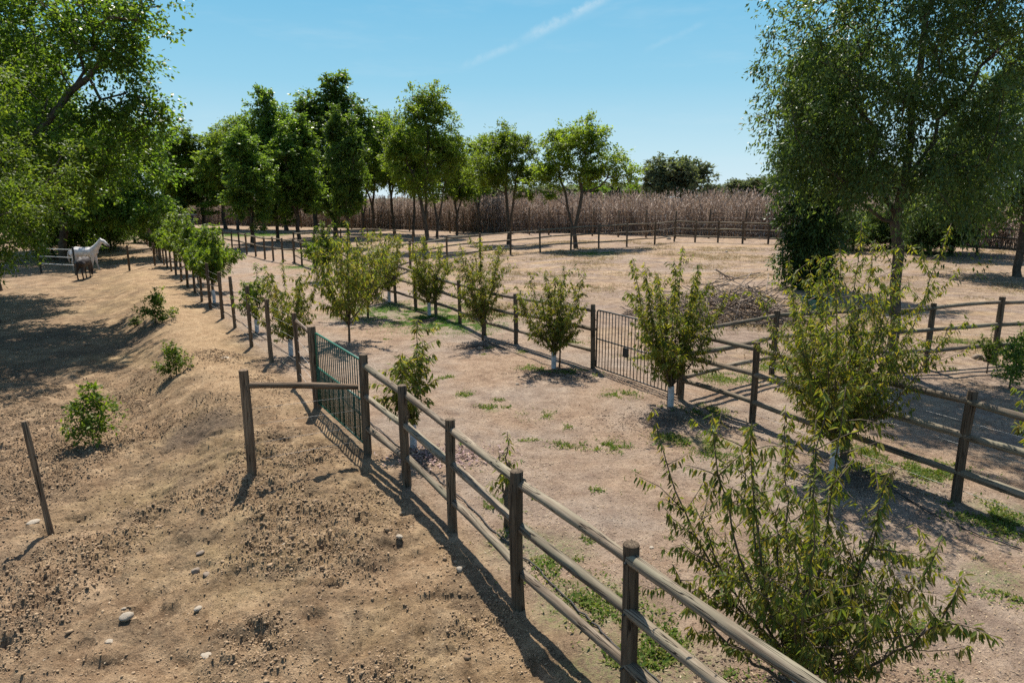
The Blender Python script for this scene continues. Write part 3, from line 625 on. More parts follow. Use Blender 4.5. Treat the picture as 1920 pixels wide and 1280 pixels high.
# ------------------------------------------------------------------ saplings
def sapling_meshes(seed, h, w, stems, trunk_h, nshoot, leaf, L=.095, W=.24, droop=.8, dens=1., lean=(0, 0), up=1., multi=False, tr=.028, hmin=.55):
    rnd = np.random.default_rng(seed); m = MB(); LP = []; LD = []
    if not multi: m.tube([(0, 0, -.08), (.01, 0, trunk_h * .5), (0, .01, trunk_h)], [tr * 1.2, tr, tr * .9], 7)
    for i in range(stems):
        ph = 2.4 * i + rnd.uniform(-.4, .4); rad = w * .5 * (.15 + .85 * rnd.random() ** .8); hh = h * (hmin + (1 - hmin) * rnd.random()) if i else h
        e = np.array((math.cos(ph) * rad + lean[0], math.sin(ph) * rad + lean[1], hh)); 
        if i == 0: e[:2] *= .3
        b = np.array((0, 0, trunk_h * (.55 + .45 * rnd.random()))) if not multi else np.array((rnd.normal(0, .05), rnd.normal(0, .05), -.05))
        c = b + (e - b) * np.array((.75 / up, .75 / up, .35))
        K = 12; line = [(1 - t) ** 2 * b + 2 * t * (1 - t) * c + t * t * e + (rnd.normal(0, .012, 3) if 0 < t else 0) for t in np.linspace(0, 1, K)]
        r0 = .014 + .004 * rnd.random()
        m.tube(line, [r0 * (1 - .8 * t) for t in np.linspace(0, 1, K)], 5)
        paths = [(line, .30)]
        for k in range(nshoot):
            t = .12 + .86 * rnd.random(); q = line[min(K - 2, int(t * (K - 1)))]; a = rnd.random() * 6.28
            out = np.array((math.cos(a), math.sin(a), .4 + .9 * rnd.random() * up)); out[:2] += e[:2] / (np.linalg.norm(e[:2]) + .1) * .3; out /= np.linalg.norm(out)
            Ls = h * (.10 + .20 * rnd.random()) * (1.15 - .5 * t)
            sl = [q + out * Ls * s_ + np.array((0, 0, -.25 * Ls * s_ * s_ * rnd.random())) for s_ in np.linspace(0, 1, 5)]
            m.tube(sl, [.006, .005, .004, .003, .0015], 3); paths.append((sl, .1))
        for pl, t0 in paths:
            pl = np.array(pl); seg = np.linalg.norm(np.diff(pl, axis=0), axis=1); cum = np.concatenate([[0], np.cumsum(seg)]); tot = cum[-1]
            nl = int(tot / .017 * dens); ss = tot * (t0 + (1 - t0) * rnd.random(nl) ** .85)
            pos = np.stack([np.interp(ss, cum, pl[:, j]) for j in range(3)], -1)
            tang = (pl[-1] - pl[0]) / (np.linalg.norm(pl[-1] - pl[0]) + 1e-6)
            a = rnd.normal(0, 1, (nl, 3)); a -= (a @ tang)[:, None] * tang; a /= np.linalg.norm(a, axis=1)[:, None]
            d = a * .8 + tang * .5; d[:, 2] -= droop * (.5 + .9 * rnd.random(nl))
            LP.append(pos); LD.append(d)
    P = np.concatenate(LP); D = np.concatenate(LD); D /= np.linalg.norm(D, axis=1)[:, None]; n = len(P)
    l = (L * (.55 + .75 * rnd.random(n)))[:, None]; ww = l * W
    up_ = np.tile((0, 0, 1.), (n, 1)) + rnd.normal(0, .5, (n, 3)); sd = np.cross(D, up_); sd /= np.linalg.norm(sd, axis=1)[:, None] + 1e-9
    nr = np.cross(sd, D)
    P = P + D * .01
    C1 = P + D * l * .38 - nr * ww * .25; tip = P + D * l * .97 - np.array((0, 0, 1.)) * l * .22 * rnd.random((n, 1))
    V = np.stack([P, P + D * l * .38 + sd * ww * .5, C1, P + D * l * .38 - sd * ww * .5, P + D * l * .72 + sd * ww * .36 - np.array((0, 0, 1.)) * l * .05, P + D * l * .72 - sd * ww * .36 - np.array((0, 0, 1.)) * l * .05, tip], 1)
    o7 = 7 * np.arange(n)[:, None, None]
    Fc = (np.array([(0, 1, 2), (0, 2, 3), (2, 1, 4), (2, 5, 3), (2, 4, 6), (2, 6, 5)])[None] + o7).reshape(-1, 3)
    return m.mesh('stem', M['stem']), mesh_np('foliage', V.reshape(-1, 3), Fc, 3, M[leaf])
SG = 'young fruit trees along the alley'
def guard_mesh(h=.42, r=.06):
    m = MB(); m.tube([(0, 0, -.02), (.004, 0, h * .5), (-.004, .003, h)], [r, r * 1.04, r * .98], 12, False)
    m.tube([(-.004, .003, h), (.004, 0, h * .5), (0, 0, -.02)], [r * .94, r * .99, r * .95], 12, False); return m.mesh('tree_guard', M['guard'])
GUARD = guard_mesh()
def sapling(p, meshes, label, sc=1., rz=0., guard=True, stake=None, group=SG, cat='young tree', leaf=None, name='young_tree'):
    o = empty(name, p, label, cat, group, rz); o.scale = (sc, sc, sc) if not hasattr(sc, '__len__') else sc
    s1 = link('stem', meshes[0], o); f1 = link('foliage', meshes[1], o)
    if leaf: f1.material_slots[0].link = 'OBJECT'; f1.material_slots[0].material = M[leaf]
    if guard:
        g = link('tree_guard', GUARD, o); k = 1 / o.scale[0]; g.scale = (k, k, k)
    if stake:
        m = MB(); m.tube([(stake[0], stake[1], -.1), (stake[0] + .02, stake[1], stake[2])], [.022, .018], 7)
        link('stake', m.mesh('stake', M['brownpost']), o)
    return o
V1 = sapling_meshes(121, 2.65, 2.45, 25, .35, 13, 'sapdry', .07, .25, 1.3, 1.25, (-.05, .1), 1., False, .028, .42)
V2 = sapling_meshes(122, 3.65, 2.7, 27, .6, 14, 'sap', .076, .25, 1.15, 1.2, (-.15, 0), 1.1, False, .028, .5)
V3 = sapling_meshes(103, 3.1, 2.3, 18, .55, 11, 'sap', .09, .26, 1.0, 1.15, (0, 0), 1.2, False, .028, .65)
V4 = sapling_meshes(104, 2.45, 1.95, 17, .5, 12, 'sap', .09, .26, 1.0, 1.15, (0, 0), 1.2, False, .028, .6)
V5 = sapling_meshes(105, 2.9, 1.95, 15, .65, 11, 'sap', .095, .25, 1.0, 1.05, (0, 0), 1.2, False, .028, .55)
V6 = sapling_meshes(106, 2.6, 2.5, 13, .5, 9, 'sapdry', .11, .25, 1.2, 1.05)
V7 = sapling_meshes(107, 2.6, 2.0, 12, .9, 11, 'sapgreen', .14, .32, .6, 1.2, (0, 0), 1.2)
V8 = sapling_meshes(108, 1.9, .9, 6, .5, 9, 'sapdry', .10, .27, 1.0, 1.3)
sapling(at(1492, 1322), V1, 'large airy young tree in the right foreground with long yellowish shoots beside the near fence', 1., 0, True)
sapling(at(1562, 884), V2, 'tall wide young tree in front of the middle fence, below the tall fine-leaved tree', 1., .4, True)
sapling(at(1257, 762), V3, 'dense green young tree covering the right half of the dark gate', 1., 1.0, True, (.12, .1, .8))
sapling(at(1038, 690), V4, 'bushy young tree with white trunk guard left of the dark gate', 1., 0, True, (.14, .02, .9))
sapling(at(905, 637), V5, 'young tree on a bare thin stem with dark mulch heaped at its foot', 1., 1.7, False)
sapling(at(805, 592), V4, 'young tree with white guard beside the bright green grass patch', (1.0, 1.0, 1.12), 2., True, None, SG, 'young tree')
sapling(at(730, 566), V5, 'young tree with white guard behind the end of the green grass patch', .95, 3., True)
sapling(at(655, 640), V6, 'leaning multi-stemmed young tree with hanging yellow leaves behind the green gate', (1.1, 1.1, 1.3), 0, False)
sapling(at(690, 596), V5, 'leafy olive-green young tree beyond the multi-stemmed one', (1.25, 1.25, 1.0), .8, False, None, SG, 'young tree', 'sap')
sapling(at(546, 667), V6, 'young tree with white guard right behind the wire fence beside the green gate', (.85, .85, .95), 2.2, True, (.12, 0, .9))
sapling(at(482, 622), V8, 'thin young tree with white guard between two wire fence posts', (1.2, 1.2, 1.1), 0, True, None, SG, 'young tree', 'sapgreen')
sapling(at(402, 568), V7, 'bright green young tree standing nearest in the leafy row along the wire fence', (.95, .95, 1.15), 0, True)
sapling(at(398, 545), V7, 'young tree at the wide right end of the leafy row along the wire fence', (1.2, 1.2, 1.1), 1.9, False)
sapling(at(372, 532), V7, 'green young tree in the middle of the leafy row along the wire fence', (1.2, 1.2, 1.2), 3.3, False)
sapling(at(352, 515), V7, 'taller green young tree toward the far end of the leafy row', (1.3, 1.3, 1.35), 4.6, False)
sapling(at(332, 500), V7, 'young tree near the shed in the leafy row along the wire fence', (1.3, 1.3, 1.2), .9, False)
sapling(at(312, 490), V7, 'far small young tree at the end of the leafy row', (1.2, 1.2, 1.0), 2.7, False)
sapling(at(607, 527), V7, 'green young tree with white guard in front of the grove trunks', (1.0, 1.0, 1.1), 5.2, True)
sapling(at(775, 838), V8, 'slim drooping young tree with white guard just behind the near fence', (1.2, 1.2, 1.12), 0, True)
sapling(at(948, 990), sapling_meshes(110, 1.25, .3, 2, .5, 5, 'sap', .09, .25, 1.2, .7), 'thin whip-like young tree tied to a short stake behind the near fence', 1., 0, False, (.02, .03, .85))
sapling(at(1950, 925), V8, 'young tree cut by the right edge of the photo', (1.1, 1.1, 1.0), 2.2, True)
sapling(at(1850, 700), V8, 'small sparse sapling against the right paddock fence post', (.5, .5, .6), 1., False, None, SG, 'young tree', 'sapgreen')
put('shrub_a', at(1893, 728), (.9, .9, 1.0), 0, 'dark little shrub in the shade at the right edge', 'shrub', None, 'shrub', 'dark')
put('shrub_b', at(1925, 690), (.9, .9, 1.0), 2, 'light green shrub under the right paddock fence', 'shrub', None, 'shrub')
put('shrub_a', at(176, 838), (1.0, 1.0, 1.05), .4, 'largest green shrub on the bank in the left foreground', 'shrub', 'green shrubs on the left bank', 'shrub', 'sapgreen', ('stem', 'foliage'))
put('shrub_b', at(331, 702), (.72, .72, .78), 3.9, 'small compact green shrub in the middle of the left bank', 'shrub', 'green shrubs on the left bank', 'shrub', None, ('stem', 'foliage'))
put('shrub_b', at(292, 606), (1.0, 1.0, 1.1), .2, 'far green shrub with a paler low right side on the left bank', 'shrub', 'green shrubs on the left bank', 'shrub', None, ('stem', 'foliage'))
put('shrub_b', at(253, 612), (.45, .45, .32), 1.2, 'tiny yellowish seedling left of the far bank shrub', 'shrub', None, 'seedling', None, ('stem', 'foliage'))

# ------------------------------------------------------------------ fences
def lean(a=.012): return Vector((random.gauss(0, a), random.gauss(0, a), 0))
def rail_fence(name, label, posts, rails, pr, rr, mpost, mrail, n=10, cat='fence', skip_post=(), group=None, wires=0):
    """posts: [(Vector base, height)]"""
    o = empty(name, posts[0][0], label, cat, group); tops = []
    for i, (p, h) in enumerate(posts):
        if i in skip_post: continue
        pole('post', p + Vector((0, 0, -.25)), p + Vector((0, 0, h)) + lean() * h, pr * random.uniform(.92, 1.08), mpost, o, n)
    for i in range(len(posts) - 1):
        (a, ha), (b, hb) = posts[i], posts[i + 1]
        for f in rails:
            d = (b - a).normalized(); j = random.uniform(-.02, .02); off = d.cross(Vector((0, 0, 1))) * random.uniform(-.015, .015)
            pole('rail', a + Vector((0, 0, ha * f + j)) + off - d * .02, b + Vector((0, 0, hb * f + random.uniform(-.02, .02))) + off + d * .02, rr * random.uniform(.9, 1.08), mrail, o, n, .11, .011, random.uniform(.85, 1.0))
    for w in range(wires):
        strand('wire', [p + Vector((0, 0, h * (.12 + .76 * w / max(1, wires - 1)))) for p, h in posts], .0022, M['wire'], o)
    return o
def P(px, py, h): return (at(px, py), h)
R3 = (.905, .60, .27)
def bolt(parent, p, d):
    m = MB(); m.tube([p - parent.location, p - parent.location + d * .02], .011, 6); link('bolt', m.mesh('bolt', M['dark_metal']), parent)
near = [P(690, 850, 1.62), P(765, 910, 1.48), P(850, 995, 1.43), P(975, 1140, 1.46), P(1175, 1326, 1.42)]
d = (near[4][0] - near[3][0]); nx5 = near[4][0] + d.normalized() * 1.9; nx6 = nx5 + d.normalized() * 2.0
near += [(Vector((nx5.x, nx5.y, tz(nx5.x, nx5.y))), 1.42), (Vector((nx6.x, nx6.y, tz(nx6.x, nx6.y))), 1.42)]
o = rail_fence('wooden_fence', 'weathered grey three-rail fence running from the green gate to the bottom right corner', near, R3, .063, .051, M['post'], M['rail'], 14)
u_ = (near[0][0] - near[3][0]).normalized(); side_ = Vector((u_.y, -u_.x, 0)).normalized()
side_ = side_ if side_.x < 0 else -side_
for p_, h_ in near[1:5]:
    for f_ in R3: bolt(o, p_ + Vector((0, 0, h_ * f_)) + side_ * .058, side_)
gA = at(597, 765); gB = near[0][0]
o = rail_fence('wooden_fence', 'lone round post joined by one high rail to the green gate post', [P(473, 893, 1.60), (gB + Vector((-.12, -.1, 0)), 1.3)], (.86,), .068, .045, M['brownpost'], M['brownpost'], 12, 'fence', (1,))
for z in (.25, .5, .78, 1.02): strand('wire', [at(473, 893) + Vector((0, 0, z)), gB + Vector((0, 0, z * .95))], .002, M['wire'], o)
pole_o = empty('wooden_stake', at(95, 1000), 'thin leaning wooden stake standing alone at the left edge', 'stake')
pole('shaft', at(95, 1000) + Vector((.02, 0, -.2)), at(95, 1000) + Vector((-.10, -.02, 1.52)), .036, M['brownpost'], pole_o, 9, .12)
m = MB(); m.tube([(-.13, -.02, 1.05), (-.02, -.01, 1.06)], .012, 5); link('nail', m.mesh('nail', M['dark_metal']), pole_o)
wf = [(597, 765, 1.65), (562, 715, 1.55), (510, 680, 1.62), (472, 650, 1.62), (441, 615, 1.6), (418, 597, 1.55), (395, 580, 1.66), (378, 566, 1.66), (366, 551, 1.6), (352, 540, 1.6), (340, 528, 1.6), (330, 517, 1.6), (322, 509, 1.6), (314, 503, 1.6), (308, 498, 1.6), (303, 493, 1.62), (299, 488, 1.62), (295, 483, 1.62), (291, 478, 1.62), (287, 474, 1.62), (284, 470, 1.6), (281, 466, 1.6), (278, 462, 1.6), (275, 459, 1.6), (272, 456, 1.6), (269, 453, 1.6), (266, 450, 1.6), (263, 447, 1.6), (260, 445, 1.6)]
wfp = [(at(a, b), h * random.uniform(.97, 1.03)) for a, b, h in wf]
o = empty('wire_fence', wfp[0][0], 'long line of brown wooden posts strung with wire running to the far left', 'fence')
for i, (p, h) in enumerate(wfp):
    pole('post', p + Vector((0, 0, -.25)), p + Vector((0, 0, h)) + lean(.03), (.085 if i == 0 else .052) * random.uniform(.9, 1.1), M['brownpost'], o, 12 if i < 8 else 6, .08)
for z in (.2, .45, .7, .95, 1.2, 1.42): strand('wire', [p + Vector((0, 0, z)) for p, h in wfp], .0022, M['wire'], o)
pole('rail', wfp[0][0] + Vector((0, 0, 1.42)), wfp[1][0] + Vector((0, 0, 1.36)), .042, M['brownpost'], o, 10)
# small frame far along the wire fence
rail_fence('wooden_fence', 'far single post joined by one pale rail to the wire fence', [P(243, 505, 1.33), (at(291, 499), 1.33)], (.80,), .055, .05, M['brownpost'], M['rail'], 8, 'fence')
C = at(1112, 690); D = at(1276, 748)
mid = [(at(a, b), h) for a, b, h in [(552, 490, 1.45), (566, 497, 1.45), (591, 506, 1.45), (616, 517, 1.45), (643, 528, 1.45), (673, 541, 1.45), (706, 554, 1.45), (742, 568, 1.55), (780, 577, 1.42), (818, 590, 1.42), (862, 607, 1.42), (907, 628, 1.42), (967, 645, 1.42)]] + [(C, 1.54)]
rail_fence('wooden_fence', 'three-rail brown fence behind the white-guarded young trees, left of the dark gate', mid, R3, .062, .05, M['post'], M['rail'], 10)
mid2 = [(D, 1.5), (at(1410, 792), 1.5), (at(1585, 862), 1.5), (at(1793, 940), 1.54)]
d = (mid2[3][0] - mid2[2][0]).normalized() * 2.0; q = mid2[3][0] + d; mid2.append((Vector((q.x, q.y, tz(q.x, q.y))), 1.5))
o = rail_fence('wooden_fence', 'three-rail fence from the dark gate past the tall wide young tree to the right edge', mid2, R3, .062, .052, M['post'], M['rail'], 12)
for z in (.16, .78, 1.1): strand('wire', [p + Vector((.07, -.05, z)) for p, h in mid2], .0025, M['wire'], o)
third = [(D + Vector((.12, .12, 0)), 1.5), P(1446, 702, 1.5), P(1594, 696, 1.55), P(1735, 692, 1.58), P(1862, 682, 1.66), P(1990, 672, 1.62)]
rail_fence('wooden_fence', 'three-rail dark fence crossing to the right edge below the fine-leaved tree', third, (.92, .60, .28), .07, .052, M['post'], M['rail'], 10, 'fence', (0,))
bk = [(mid[5][0], 1.5)] + [(at(a, b), h) for a, b, h in [(770, 505, 1.6), (838, 491, 1.6), (900, 483, 1.6), (957, 478, 1.65), (1013, 473, 1.65), (1070, 469, 1.7), (1123, 466, 1.7), (1175, 463, 1.75), (1227, 459, 1.75), (1264, 453, 1.78)]]
rail_fence('wooden_fence', 'three-rail fence in front of the grove trees, rising to a corner by the reeds', bk, R3, .07, .052, M['post'], M['rail'], 7)
bk2 = [(bk[-1][0] + Vector((.1, 0, 0)), 1.78)] + [(at(a, b), h) for a, b, h in [(1303, 454, 1.72), (1346, 455, 1.72), (1392, 457, 1.72), (1440, 458, 1.72), (1492, 460, 1.7), (1545, 462, 1.7), (1600, 464, 1.7), (1658, 467, 1.72), (1745, 471, 1.75), (1830, 476, 1.8), (1915, 482, 1.8), (2000, 490, 1.8)]]
rail_fence('wooden_fence', 'three-rail fence along the front of the reed bed on the right', bk2, R3, .075, .06, M['post'], M['rail'], 7, 'fence', (0,))
pen = [(at(a, b), h) for a, b, h in [(552, 494, 1.5), (531, 492, 1.5), (513, 489, 1.5), (497, 486, 1.45), (480, 481, 1.45), (463, 477, 1.45), (450, 473, 1.45), (436, 470, 1.4), (420, 466, 1.4)]]
rail_fence('wooden_fence', 'low pen fence with pale rails in front of the left grove trunks', pen, (.93, .55), .06, .05, M['post'], M['rail'], 7)
pen2 = [(at(a, b), h) for a, b, h in [(552, 470, 1.4), (590, 466, 1.4), (640, 462, 1.4), (690, 458, 1.4), (740, 462, 1.4), (775, 466, 1.4)]]
rail_fence('wooden_fence', 'low rail fence among the shaded trunks at the middle of the grove', pen2, (.9, .5), .06, .05, M['post'], M['rail'], 7)
# tall posts before the reeds
rp = [(at(a, b), 2.45 * random.uniform(.95, 1.08)) for a, b in [(560, 428), (610, 429), (655, 430), (690, 431), (728, 432), (765, 434), (800, 435), (842, 437), (868, 438), (896, 439), (926, 440), (960, 440), (993, 441), (1030, 442), (1075, 443), (1113, 444), (1163, 446), (1216, 447), (1272, 449), (1336, 449), (1406, 452), (1470, 454), (1540, 456)]]
rp = [(p + Vector((0, 1.2, 0)), h) for p, h in rp]
o = empty('wire_fence', rp[0][0], 'tall dark poles with wire standing along the edge of the reed bed', 'fence')
for p, h in rp: pole('post', p + Vector((0, 0, -.2)), p + Vector((0, 0, h)) + lean(.05), .085, M['brownpost'], o, 6)
for z in (.6, 1.2, 1.8, 2.3): strand('wire', [p + Vector((0, 0, z)) for p, h in rp], .004, M['wire'], o)

# ------------------------------------------------------------------ gates
def gate(a, b, label, zt, zm, zb, nb, mframe, mbar, dense=False, box=False, bow=0.):
    o = empty('metal_gate', a, label, 'gate'); d = (b - a); L = d.length; u = d.normalized()
    s0, s1 = .11, L - .11
    def q(s, z): return u * s + Vector((0, 0, z))
    def top(s): return zt - bow * ((s - s0) / (s1 - s0))
    m = MB(); cr = .06; pts = [q(s0, zb), q(s0, top(s0) - cr), q(s0 + .02, top(s0) - .018), q(s0 + cr, top(s0)), q((s0 + s1) / 2, top((s0 + s1) / 2)), q(s1 - cr, top(s1)), q(s1 - .02, top(s1) - .018), q(s1, top(s1) - cr), q(s1, zb)]
    m.tube(pts, .019, 8); link('frame', m.mesh('frame', mframe), o)
    for nm, z in (('middle_bar', zm), ('bottom_bar', zb)):
        m = MB(); m.tube([q(s0, z), q(s1, z)], .017, 8); link(nm, m.mesh(nm, mframe), o)
    for i in range(1, nb):
        s = s0 + (s1 - s0) * i / nb; m = MB(); m.tube([q(s, zb), q(s, top(s))], .010, 6); link('bar', m.mesh('bar', mbar), o)
    if dense:
        for i in range(nb):
            s = s0 + (s1 - s0) * (i + .5) / nb; m = MB(); m.tube([q(s, zb), q(s, zm)], .006, 5); link('bar', m.mesh('bar', mbar), o)
        m = MB()                                       # woven wire panel on the lower half
        nv = u.cross(Vector((0, 0, 1))) * .02
        for i in range(36): s = s0 + (s1 - s0) * i / 35; m.tube([q(s, zb) + nv, q(s, zm) + nv], .0045, 4)
        for i in range(10): z = zb + (zm - zb) * i / 9; m.tube([q(s0, z) + nv, q(s1, z) + nv], .003, 4)
        link('mesh_panel', m.mesh('mesh_panel', mbar), o)
        m = MB(); m.tube([q(s1 - .08, top(s1) - .02), q(s1 - .08, top(s1) + .09)], .012, 6); m.tube([q(s1 - .2, .95), q(s1 + .08, .95)], .013, 6); link('latch', m.mesh('latch', mbar), o)
    if box:
        m = MB(); rot = Matrix((u, Vector((-u.y, u.x, 0)), Vector((0, 0, 1)))).transposed(); m.box(q(L * .40, zm - .13), (.075, .025, .10), rot); link('lock_box', m.mesh('lock_box', mbar, False), o)
    for z in (zb + .12, zt - .25):
        m = MB(); m.tube([q(.03, z), q(s0 + .02, z)], .014, 6); link('hinge', m.mesh('hinge', mbar), o)
    return o
gate(gA, gB, 'green metal gate of upright bars with a woven lower half beside the near fence', 1.5, .84, .12, 22, M['green_metal'], M['green_dark'], True)
gate(C, D, 'dark metal bar gate with a lock box, partly hidden by a green young tree', 1.42, .74, .06, 24, M['dark_metal'], M['dark_metal'], False, True)
# metal barrier by the horses
a = at(143, 516); b = a + Vector((-2.6, 1.0, 0))
o = empty('metal_barrier', a, 'dark barrier post with pale bars left of the horses', 'barrier')
for p in (a, b): pole('post', p + Vector((0, 0, -.2)), p + Vector((0, 0, 1.55)), .05, M['dark_metal'], o, 8, .01)
for z in (.55, .95, 1.4): pole('bar', a + Vector((0, 0, z)), b + Vector((0, 0, z)), .03, M['wire'], o, 8, .01)

# ------------------------------------------------------------------ reed bed
edge = [Vector(v) for v in [(-70, 108, 0), (-40, 96, 0)]] + [at(650, 428), at(842, 434), at(1000, 438), at(1163, 442), at(1272, 445), at(1406, 448), at(1540, 452), at(1700, 458), at(1840, 466), at(2010, 478)]
edge = [Vector((v.x, v.y + 1.8, 0)) for v in edge]
cum = [0]
for i in range(len(edge) - 1): cum.append(cum[-1] + (edge[i + 1] - edge[i]).length)
n = 15000
sarr = rng.random(n) * cum[-1]; bx = np.interp(sarr, cum, [v.x for v in edge]); by = np.interp(sarr, cum, [v.y for v in edge])
dep = 11 * rng.random(n) ** 1.5; bx += rng.normal(0, .3, n) + dep * .1; by += dep
zb = terrain(bx, by); hh = (3.05 + .9 * (fbm(bx * .3, by * .3, 15, 3) - .3) * 1.3 + rng.normal(0, .38, n)) * (1 - .12 * sst(20, 35, bx))
ln_ = rng.normal(0, .10, (n, 2))
V = []; base = np.stack([bx, by, zb - .05], -1); topv = np.stack([bx + ln_[:, 0] * hh, by + ln_[:, 1] * hh, zb + hh], -1)
w = .013 + .010 * rng.random(n)
sx = np.stack([w, np.zeros(n), np.zeros(n)], -1); sy = np.stack([np.zeros(n), w, np.zeros(n)], -1)
c1 = np.stack([base - sx, base + sx, topv + sx * .4, topv - sx * .4], 1); c2 = np.stack([base - sy, base + sy, topv + sy * .4, topv - sy * .4], 1)
per = 9; t = .12 + .88 * rng.random((n, per)); ps = base[:, None] + (topv - base)[:, None] * t[..., None]
a = rng.random((n, per)) * 6.28; ld = np.stack([np.cos(a), np.sin(a), rng.uniform(-1.2, .9, (n, per))], -1); Ll = (.22 + .38 * rng.random((n, per)))[..., None]
lw = (.025 + .02 * rng.random((n, per)))[..., None] * np.stack([-np.sin(a), np.cos(a), np.zeros_like(a)], -1)
lv = np.stack([ps, ps + ld * Ll * .5 + lw, ps + ld * Ll, ps + ld * Ll * .5 - lw], 2).reshape(-1, 4, 3)
# plumes
k = rng.random(n) < .55; tp = topv[k]; m_ = len(tp); a = rng.random((m_, 3)) * 6.28
pd = np.stack([np.cos(a) * .35, np.sin(a) * .35, np.full_like(a, .8)], -1); Lp = (.22 + .25 * rng.random((m_, 3)))[..., None]; pw = .04 * np.stack([-np.sin(a), np.cos(a), np.zeros_like(a)], -1)
p0 = np.repeat(tp[:, None], 3, 1); pv = np.stack([p0, p0 + pd * Lp * .5 + pw, p0 + pd * Lp, p0 + pd * Lp * .5 - pw], 2).reshape(-1, 4, 3)
AV = np.concatenate([c1, c2, lv, pv]).reshape(-1, 3)
tag(link('reed_bed', mesh_np('reed_bed', AV, np.arange(len(AV)).reshape(-1, 4), 4, M['reed'])), 'tall bed of dry brown canes behind the back fence', None, None, 'stuff')

# ------------------------------------------------------------------ horses
def animal(name, chains, voxel, mt):
    m = MB()
    for pts in chains:
        line = [p[:3] for p in pts]; rr = [p[3] for p in pts]
        # rounded ends
        a = Vector(line[0]) - Vector(line[1]); b = Vector(line[-1]) - Vector(line[-2]); a.normalize(); b.normalize()
        fine = [Vector(line[0]) + a * rr[0] * .8] + [Vector(q) for q in line] + [Vector(line[-1]) + b * rr[-1] * .8]
        m.tube(fine, [rr[0] * .45] + rr + [rr[-1] * .45], 12)
    me = m.mesh(name, mt); ob = bpy.data.objects.new(name, me); COL.objects.link(ob)
    md = ob.modifiers.new('r', 'REMESH'); md.mode = 'VOXEL'; md.voxel_size = voxel
    sm = ob.modifiers.new('s', 'SMOOTH'); sm.iterations = 5; sm.factor = .6
    bpy.context.view_layer.update()
    dg = bpy.context.evaluated_depsgraph_get(); nm = bpy.data.meshes.new_from_object(ob.evaluated_get(dg))
    bpy.data.objects.remove(ob); bpy.data.meshes.remove(me); nm.name = name
    nm.polygons.foreach_set('use_smooth', np.ones(len(nm.polygons), bool)); nm.materials.clear(); nm.materials.append(mt)
    return nm
def horse(loc, rz, sc, label, body_m, hair_m, head_down=False, walk=0.):
    ch = [[(-.72, 0, 1.12, .20), (-.55, 0, 1.17, .29), (-.2, 0, 1.13, .30), (.2, 0, 1.12, .31), (.48, 0, 1.17, .28), (.62, 0, 1.18, .20)], [(.30, 0, 1.36, .12), (-.1, 0, 1.32, .14), (-.5, 0, 1.36, .15)]]
    if not head_down:
        ch += [[(.50, 0, 1.26, .25), (.72, 0, 1.48, .19), (.90, 0, 1.70, .145), (1.0, 0, 1.88, .11)], [(.98, 0, 1.88, .105), (1.14, 0, 1.80, .125), (1.32, 0, 1.62, .088), (1.44, 0, 1.50, .078)],
               [(.98, .055, 1.95, .03), (1.0, .06, 2.06, .014)], [(.98, -.055, 1.95, .03), (1.0, -.06, 2.06, .014)]]
    else:
        ch += [[(.52, 0, 1.22, .24), (.82, 0, 1.12, .18), (1.06, 0, .86, .13), (1.16, 0, .66, .105)], [(1.14, 0, .68, .10), (1.20, 0, .54, .115), (1.18, 0, .32, .08), (1.16, 0, .20, .07)],
               [(1.20, .055, .72, .03), (1.26, .07, .80, .014)], [(1.20, -.055, .72, .03), (1.26, -.07, .80, .014)]]
    for sgn in (1, -1):
        f = walk * sgn
        ch.append([(.48, .13 * sgn, 1.05, .15), (.50 + .02 * f, .14 * sgn, .80, .105), (.51 + .06 * f, .14 * sgn, .53, .062), (.51 + .10 * f, .14 * sgn, .30, .044), (.51 + .14 * f, .14 * sgn, .13, .046), (.55 + .15 * f, .14 * sgn, .05, .062)])
        ch.append([(-.58, .14 * sgn, 1.08, .22), (-.52, .15 * sgn, .82, .15), (-.70 - .04 * f, .15 * sgn, .58, .075), (-.74 - .08 * f, .15 * sgn, .48, .06), (-.70 - .11 * f, .15 * sgn, .20, .045), (-.66 - .12 * f, .15 * sgn, .05, .062)])
    o = empty('horse', loc, label, 'horse', None, rz); o.scale = (sc, sc, sc)
    link('body', animal('body', ch, .032, body_m), o)
    m = MB(); m.tube([(-.80, 0, 1.28, ), (-.90, 0, 1.18), (-.94, 0, .9), (-.92, .01, .55)], [.045, .06, .07, .02], 8); link('tail', m.mesh('tail', hair_m), o)
    m = MB()
    ln = [(1.0, 0, 1.97), (.88, 0, 1.84), (.72, 0, 1.66), (.54, 0, 1.48)] if not head_down else [(1.24, 0, .74), (1.12, 0, 1.0), (.86, 0, 1.27), (.54, 0, 1.42)]
    for k, (x, y, z) in enumerate(ln): pass
    m.tube(ln, [.02, .05, .055, .03], 8); link('mane', m.mesh('mane', hair_m), o)
    return o
def horsemat(name, a, b, low, muz):
    m, nt, ns, ln = mat(name); tc = N(nt, 'ShaderNodeTexCoord'); v = tc.outputs['Object']
    c = ramp(nt, noise(nt, v, 5, 4, .6), [(.35, a), (.65, b)])
    sp = N(nt, 'ShaderNodeSeparateXYZ'); ln.new(v, sp.inputs[0])
    mr = nt.nodes.new('ShaderNodeMapRange'); mr.inputs[1].default_value = .25; mr.inputs[2].default_value = .75; ln.new(sp.outputs['Z'], mr.inputs[0])
    c = mixc(nt, mr.outputs[0], low, c)
    mr = nt.nodes.new('ShaderNodeMapRange'); mr.inputs[1].default_value = 1.28; mr.inputs[2].default_value = 1.4; ln.new(sp.outputs['X'], mr.inputs[0])
    c = mixc(nt, mr.outputs[0], c, muz); finish(nt, c, .6, None, spec=.3); return m
